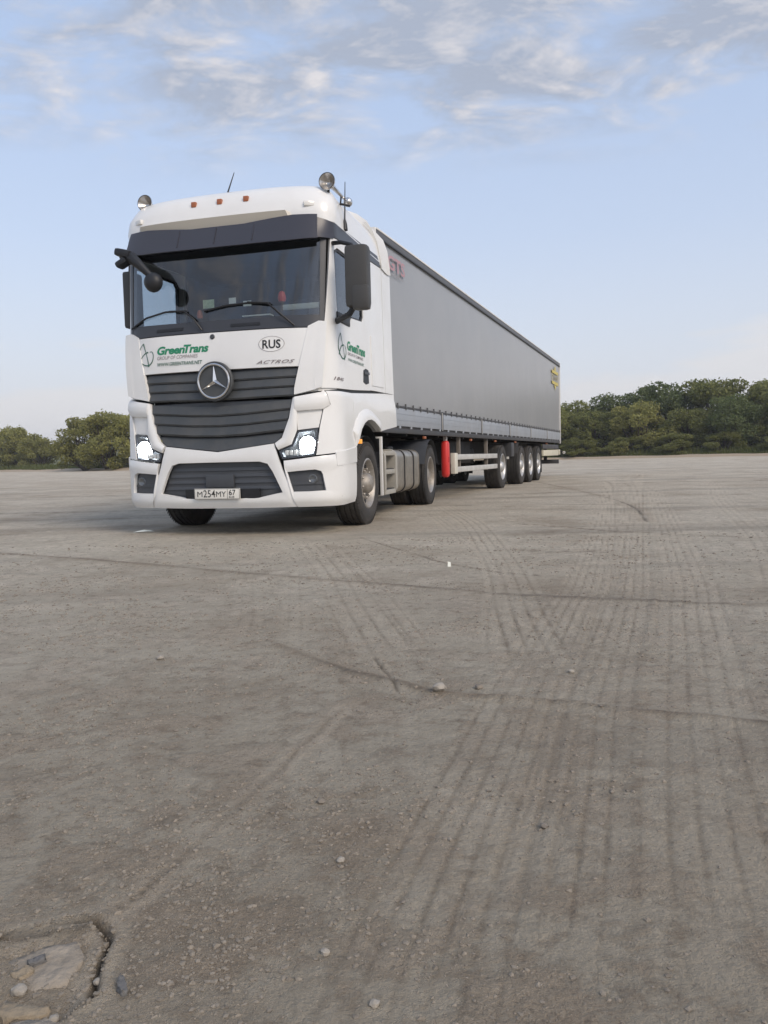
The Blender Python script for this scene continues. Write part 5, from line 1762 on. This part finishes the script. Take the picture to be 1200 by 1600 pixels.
dash_item('folded_blind', MB().box(-.22, .22, -.02, .02, 0, .06, bev=.01), mat('cream_cloth', (.5, .5, .42), .8), (.88, .30, 2.32), 'cream strip lying along the dashboard at the driver side', 'cloth')

# ------------------------------------------------------------------ yard edge, verge, far land
def sheet(name, xs, ys, zf, m, label):
    vs, fs = [], []
    for y in ys:
        for x in xs:
            vs.append((x, y, 0))
    V = np.array(vs)
    Z = zf(V[:, 0], V[:, 1])
    V[:, 2] = Z
    n = len(xs)
    for j in range(len(ys) - 1):
        for i in range(n - 1):
            a = j * n + i
            fs.append((a, a + 1, a + n + 1, a + n))
    mb_ = MB()
    mb_.v, mb_.f = [tuple(p) for p in V], fs
    o = mb_.build(name, m, None, smooth=80)
    tag(o, label, kind='structure')
    return o


EDGE = [(-400, 215), (-62, 121), (-28, 88), (-5, 88), (21, 90), (38, 77), (60, 66), (120, 40), (260, -60)]


def edge_y(x):
    return np.interp(x, [e[0] for e in EDGE], [e[1] for e in EDGE])


vx = np.concatenate([np.linspace(-400, -110, 12), np.linspace(-100, 110, 140), np.linspace(118, 260, 10)])
V, Fq = [], []
rows = [0, .8, 1.6, 2.6, 4, 6, 9, 14, 22, 40, 90, 200, 420, 700]
prof = [.0, .16, .26, .30, .24, .20, .24, .22, .3, .5, 1.0, 3.0, 8.0, 12.0]
for r_, p_ in zip(rows, prof):
    for x in vx:
        e = float(edge_y(x))
        n_ = float(fbm(np.array([x]), np.array([float(r_)]), 3.0, 3)[0])
        V.append((x * (1 + r_ / 400), e + r_ + (.9 * n_ if r_ < 3 else 0), max(.006, p_ * (1 + 1.1 * n_)) if r_ > 0 else -.05))
nx = len(vx)
for j in range(len(rows) - 1):
    for i in range(nx - 1):
        a = j * nx + i
        Fq.append((a, a + 1, a + nx + 1, a + nx))


def verge_mat():
    m = bpy.data.materials.new('verge_earth')
    m.use_nodes = True
    t = m.node_tree
    b = t.nodes['Principled BSDF']
    at = t.nodes.new('ShaderNodeAttribute')
    at.attribute_name = 'grass'
    geo = t.nodes.new('ShaderNodeNewGeometry')
    n = N(t, 'ShaderNodeTexNoise', i_Scale=.9, i_Detail=6.0)
    t.links.new(geo.outputs['Position'], n.inputs['Vector'])
    sand = mix(t, n.outputs[0], (.33, .25, .17), (.42, .35, .27))
    gr = mix(t, n.outputs[0], (.055, .075, .022), (.13, .125, .045))
    f = math_node(t, 'ADD', at.outputs['Fac'], math_node(t, 'MULTIPLY', math_node(t, 'SUBTRACT', n.outputs[0], .5), .9), True)
    t.links.new(mix(t, f, sand, gr), b.inputs['Base Color'])
    b.inputs['Roughness'].default_value = .95
    return m


vm = MB()
vm.v, vm.f = V, Fq
verge = vm.build('verge', verge_mat(), None, smooth=80)
at = verge.data.attributes.new('grass', 'FLOAT', 'POINT')
co_ = np.empty(len(verge.data.vertices) * 3)
verge.data.vertices.foreach_get('co', co_)
co_ = co_.reshape(-1, 3)
gd = co_[:, 1] - edge_y(co_[:, 0])
at.data.foreach_set('value', np.clip((gd - 2.0) / 2.0, 0, 1).astype(np.float32))
tag(verge, 'sandy bank and grassland beyond the yard', kind='structure')

# ------------------------------------------------------------------ bushes
def leaf_mat(name, c0, c1):
    m = bpy.data.materials.new(name)
    m.use_nodes = True
    t = m.node_tree
    b = t.nodes['Principled BSDF']
    geo = t.nodes.new('ShaderNodeNewGeometry')
    oi = t.nodes.new('ShaderNodeObjectInfo')
    n = N(t, 'ShaderNodeTexNoise', i_Scale=.8, i_Detail=4.0)
    t.links.new(geo.outputs['Position'], n.inputs['Vector'])
    f = math_node(t, 'ADD', math_node(t, 'MULTIPLY', ramp(t, n.outputs[0], [(.3, 0), (.7, 1)]), .55), math_node(t, 'MULTIPLY', geo.outputs['Random Per Island'], .45))
    c = mix(t, f, c0, c1)
    c = mix(t, math_node(t, 'MULTIPLY', oi.outputs['Random'], .35), c, tuple(x * 1.35 for x in c1))
    t.links.new(c, b.inputs['Base Color'])
    b.inputs['Roughness'].default_value = .7
    b.inputs['Specular IOR Level'].default_value = .25
    tr = t.nodes.new('ShaderNodeBsdfTranslucent')
    t.links.new(c, tr.inputs[0])
    mx = t.nodes.new('ShaderNodeMixShader')
    mx.inputs[0].default_value = .40
    t.links.new(b.outputs[0], mx.inputs[1])
    t.links.new(tr.outputs[0], mx.inputs[2])
    t.links.new(mx.outputs[0], t.nodes['Material Output'].inputs[0])
    return m


LEAF = [leaf_mat('leaf_green', (.110, .130, .040), (.265, .270, .092)), leaf_mat('leaf_dark', (.085, .118, .046), (.180, .212, .084)), leaf_mat('leaf_olive', (.165, .175, .056), (.350, .335, .115))]
BARK = mat('bark', (.075, .06, .045), .9, var=.3, vscale=6)


def bush_meshes(seed, nb=16, leaves=430, spread=1.0):
    """unit bush: about 1 high and 1 wide; crown of small leaf faces in uneven clumps, stems up to each clump"""
    r = np.random.default_rng(seed)
    blobs = []
    for k in range(nb):
        a = r.random() * 2 * PI
        zz = .09 + .77 * r.random() ** .9
        rad = .40 * spread * math.sqrt(max(.05, 1 - (zz - .25) ** 2 / .55)) * r.random() ** .5
        blobs.append((rad * math.cos(a), rad * math.sin(a), zz, .085 + .085 * r.random()))
    V_, F_ = [], []
    for (bx, by, bz, br) in blobs:
        n = int(leaves * (br / .13) ** 2)
        d = r.normal(size=(n, 3))
        d /= np.linalg.norm(d, axis=1)[:, None]
        rad = br * (.55 + .55 * r.random(n) ** .6)
        spk = r.random(n) < .06
        rad = np.where(spk, rad * 1.30, rad)
        P_ = np.array([bx, by, bz]) + d * rad[:, None] * np.array([1, 1, .85])
        P_ = P_[P_[:, 2] > .01]
        for p in P_:
            nrm = r.normal(size=3) + np.array([0, 0, .5])
            nrm /= np.linalg.norm(nrm)
            u = np.cross(nrm, r.normal(size=3))
            u /= np.linalg.norm(u) + 1e-9
            w_ = np.cross(nrm, u)
            s = .012 + .014 * r.random()
            b0 = len(V_)
            V_ += [tuple(p - u * s), tuple(p + w_ * s * .55), tuple(p + u * s), tuple(p - w_ * s * .55)]
            F_.append((b0, b0 + 1, b0 + 2, b0 + 3))
    mc = bpy.data.meshes.new('crown')
    mc.from_pydata(V_, [], F_)
    tb = MB()
    for k, (bx, by, bz, br) in enumerate(blobs):
        a = r.random() * 6.28
        b0 = Vector((.05 * math.cos(a), .05 * math.sin(a), 0))
        b1 = Vector((bx, by, bz))
        mid_ = b0.lerp(b1, .5) + Vector((.03 * math.sin(a * 3), .03 * math.cos(a * 2), .04))
        tb.tube([b0, b0.lerp(mid_, .5), mid_, b1, b1 + Vector((.02, .01, br))], [.016, .013, .010, .006, .002], seg=5, caps=False)
    mt = bpy.data.meshes.new('trunk')
    mt.from_pydata(tb.v, [], tb.f)
    mt.polygons.foreach_set('use_smooth', [True] * len(mt.polygons))
    return mc, mt


BM = [bush_meshes(s, nb=30 + s % 4, spread=1.0 + .12 * (s % 3)) for s in range(6)]
# material on the object, so bushes can share a mesh and still differ
for mc, mt in BM:
    mc.materials.append(LEAF[0])
    mt.materials.append(BARK)


def bush(x, y, wdt, hgt, k, leaf, rot, label, grp, name='bush', cat='bush'):
    o = empty(name, (x, y, .10), rot)
    o.scale = (wdt, wdt, hgt)
    tag(o, label, cat, grp)
    for nm, me_, mm_ in (('crown', BM[k][0], LEAF[leaf]), ('trunk', BM[k][1], BARK)):
        c = bpy.data.objects.new(nm, me_)
        COL.objects.link(c)
        c.parent = o
        c.material_slots[0].link = 'OBJECT'
        c.material_slots[0].material = mm_
    return o


rb_ = random.Random(5)
GR, GL, GM = 'bushes along the right of the yard edge', 'bushes along the left of the yard edge', 'bushes behind the truck'
ORD = ['first', 'second', 'third', 'fourth', 'fifth', 'sixth', 'seventh', 'eighth', 'ninth', 'tenth', 'eleventh', 'twelfth', 'thirteenth', 'fourteenth']
front = [(20.5, 95.0, 7.5, 6.4), (25.5, 93.5, 7.5, 5.8), (30.0, 91.0, 8.0, 6.9), (34.5, 88.0, 7.0, 5.6), (38.5, 85.5, 8.0, 7.0), (43.5, 82.0, 8.5, 7.2), (48.5, 80.0, 8.0, 6.8)]
for i, (x, y, wd, h) in enumerate(front):
    bush(x, y, wd, h, i % 6, [0, 0, 2, 0, 1, 0, 2][i], rb_.random() * 6.28, 'front-row leafy bush, %s to the right of the trailer' % ORD[i], GR)
back = [(24.0, 100, 9.5, 7.6, 0), (29.5, 98, 10, 8.3, 1), (34.5, 96, 10.5, 9.6, 1), (39.5, 93, 10.5, 9.3, 0), (45, 90, 10.5, 8.7, 0), (50.5, 87, 10, 8.4, 2), (56, 85, 10, 8.4, 0)]
for i, (x, y, wd, h, lf_) in enumerate(back):
    bush(x, y, wd, h, (i + 2) % 6, lf_, rb_.random() * 6.28, 'taller back-row tree-like bush, %s to the right of the trailer' % ORD[i], GR)
low = [(23, 91.5, 4.5, 2.6), (27.8, 89.5, 5, 2.4), (32.4, 86, 5, 2.6), (36.3, 83.5, 4.5, 2.6), (41, 80.5, 5, 2.7), (46, 78, 5, 2.8)]
for i, (x, y, wd, h) in enumerate(low):
    bush(x, y, wd, h, (i + 4) % 6, 0, rb_.random() * 6.28, 'low green shrub at the foot of the right-hand bushes, %s from the trailer' % ORD[i], 'low shrubs at the right')
left = [(-66, 128, 9, 8.4, 2), (-61, 127, 8.5, 7.8, 2), (-57, 124, 8, 7.2, 2), (-53.0, 121, 6.5, 5.4, 2), (-36.8, 97, 7.0, 6.8, 2), (-32.8, 94.0, 7.5, 7.1, 2), (-28.5, 93.5, 7.5, 6.7, 2)]
LL = ['olive bush at the far left edge of the yard', 'rounded olive bush, second from the left edge', 'olive bush third from the left edge', 'lowest olive bush, just left of the gap in the hedge', 'tall olive bush just right of the gap in the hedge', 'olive bush between the gap bush and the truck', 'olive bush partly hidden by the left side of the cab']
for i, (x, y, wd, h, lf_) in enumerate(left):
    bush(x, y, wd, h, (i + 1) % 6, lf_, rb_.random() * 6.28, LL[i], GL)
for i, x in enumerate(range(-24, 18, 6)):
    bush(x, 96 + rb_.uniform(-1, 2), 8.0, 6 + rb_.random(), i % 6, [0, 2, 1][i % 3], rb_.random() * 6.28, 'bush hidden behind the truck, %s from the left' % ORD[i], GM)
for i, (x, y, wd, h) in enumerate([(66, 78, 10, 9), (75, 72, 10, 8.6), (-76, 134, 10, 7), (-86, 138, 10, 7.4)]):
    bush(x, y, wd, h, i, 2 if x < 0 else 0, rb_.random() * 6.28, ['bush past the right frame edge', 'last bush past the right frame edge', 'bush past the left frame edge', 'last bush past the left frame edge'][i], 'bushes past the frame')
# distant wooded rise seen through the gap
r = np.random.default_rng(3)
vs, fs = [], []
nx = 160
for i in range(nx):
    x = -900 + 1500 * i / (nx - 1)
    h = 9 + 3.0 * float(fbm(np.array([x]), np.array([0.0]), 60, 3)[0]) + 2.2 * float(fbm(np.array([x]), np.array([5.0]), 9, 3)[0])
    for (dy, z) in ((0, 0), (6, h * .7), (18, h), (60, h * .9), (160, 0)):
        vs.append((x, 620 + dy, 10 + z))
for i in range(nx - 1):
    for k in range(4):
        fs.append((i * 5 + k, (i + 1) * 5 + k, (i + 1) * 5 + k + 1, i * 5 + k + 1))
mb_ = MB()
mb_.v, mb_.f = vs, fs
fh = mb_.build('far_wooded_hill', mat('far_wood', (.075, .085, .06), .95, var=.4, vscale=.2), None, smooth=60)
tag(fh, 'distant wooded rise on the horizon', kind='structure')

# ------------------------------------------------------------------ grass along the bank
gx, gb = [], []
r = np.random.default_rng(11)
ng = 26000
X_ = np.concatenate([r.uniform(16, 62, ng // 2), r.uniform(-70, 16, ng - ng // 2)])
off_ = 2.2 + 5.5 * r.random(ng) ** 1.6
Yb = edge_y(X_) + off_
Hh = (.35 + .55 * r.random(ng)) * np.clip((off_ - 1.8) / 1.5, .3, 1.1)
an = r.random(ng) * 6.28
wdt = .06 + .08 * r.random(ng)
lean = (r.random((ng, 2)) - .5) * .5
zb = .22
V_ = np.empty((ng, 3, 3))
V_[:, 0] = np.stack([X_ - np.cos(an) * wdt, Yb - np.sin(an) * wdt, np.full(ng, zb - .1)], -1)
V_[:, 1] = np.stack([X_ + np.cos(an) * wdt, Yb + np.sin(an) * wdt, np.full(ng, zb - .1)], -1)
V_[:, 2] = np.stack([X_ + lean[:, 0], Yb + lean[:, 1], zb + Hh], -1)
me = bpy.data.meshes.new('grass')
me.from_pydata(V_.reshape(-1, 3).tolist(), [], np.arange(ng * 3).reshape(-1, 3).tolist())
me.materials.append(leaf_mat('grass_blade', (.055, .085, .02), (.14, .15, .05)))
gr = bpy.data.objects.new('grass', me)
COL.objects.link(gr)
tag(gr, 'long grass along the bank beneath the bushes', 'grass', kind='stuff')

# ------------------------------------------------------------------ the air
hz = MB()
hz.box(-1600, 1600, -1600, 1600, -1.5, 45)
hzo = hz.build('haze', mat('haze_placeholder', (1, 1, 1)), None, smooth=0)
hm = bpy.data.materials.new('haze_air')
hm.use_nodes = True
hm.node_tree.nodes.clear()
pv = N(hm.node_tree, 'ShaderNodeVolumePrincipled')
pv.inputs['Color'].default_value = (.93, .95, 1.0, 1)
pv.inputs['Density'].default_value = 0.0005
pv.inputs['Anisotropy'].default_value = 0.0
ho_ = N(hm.node_tree, 'ShaderNodeOutputMaterial')
hm.node_tree.links.new(pv.outputs[0], ho_.inputs['Volume'])
hzo.data.materials.clear()
hzo.data.materials.append(hm)
tag(hzo, 'thin pale evening haze over the yard', 'haze', kind='stuff')
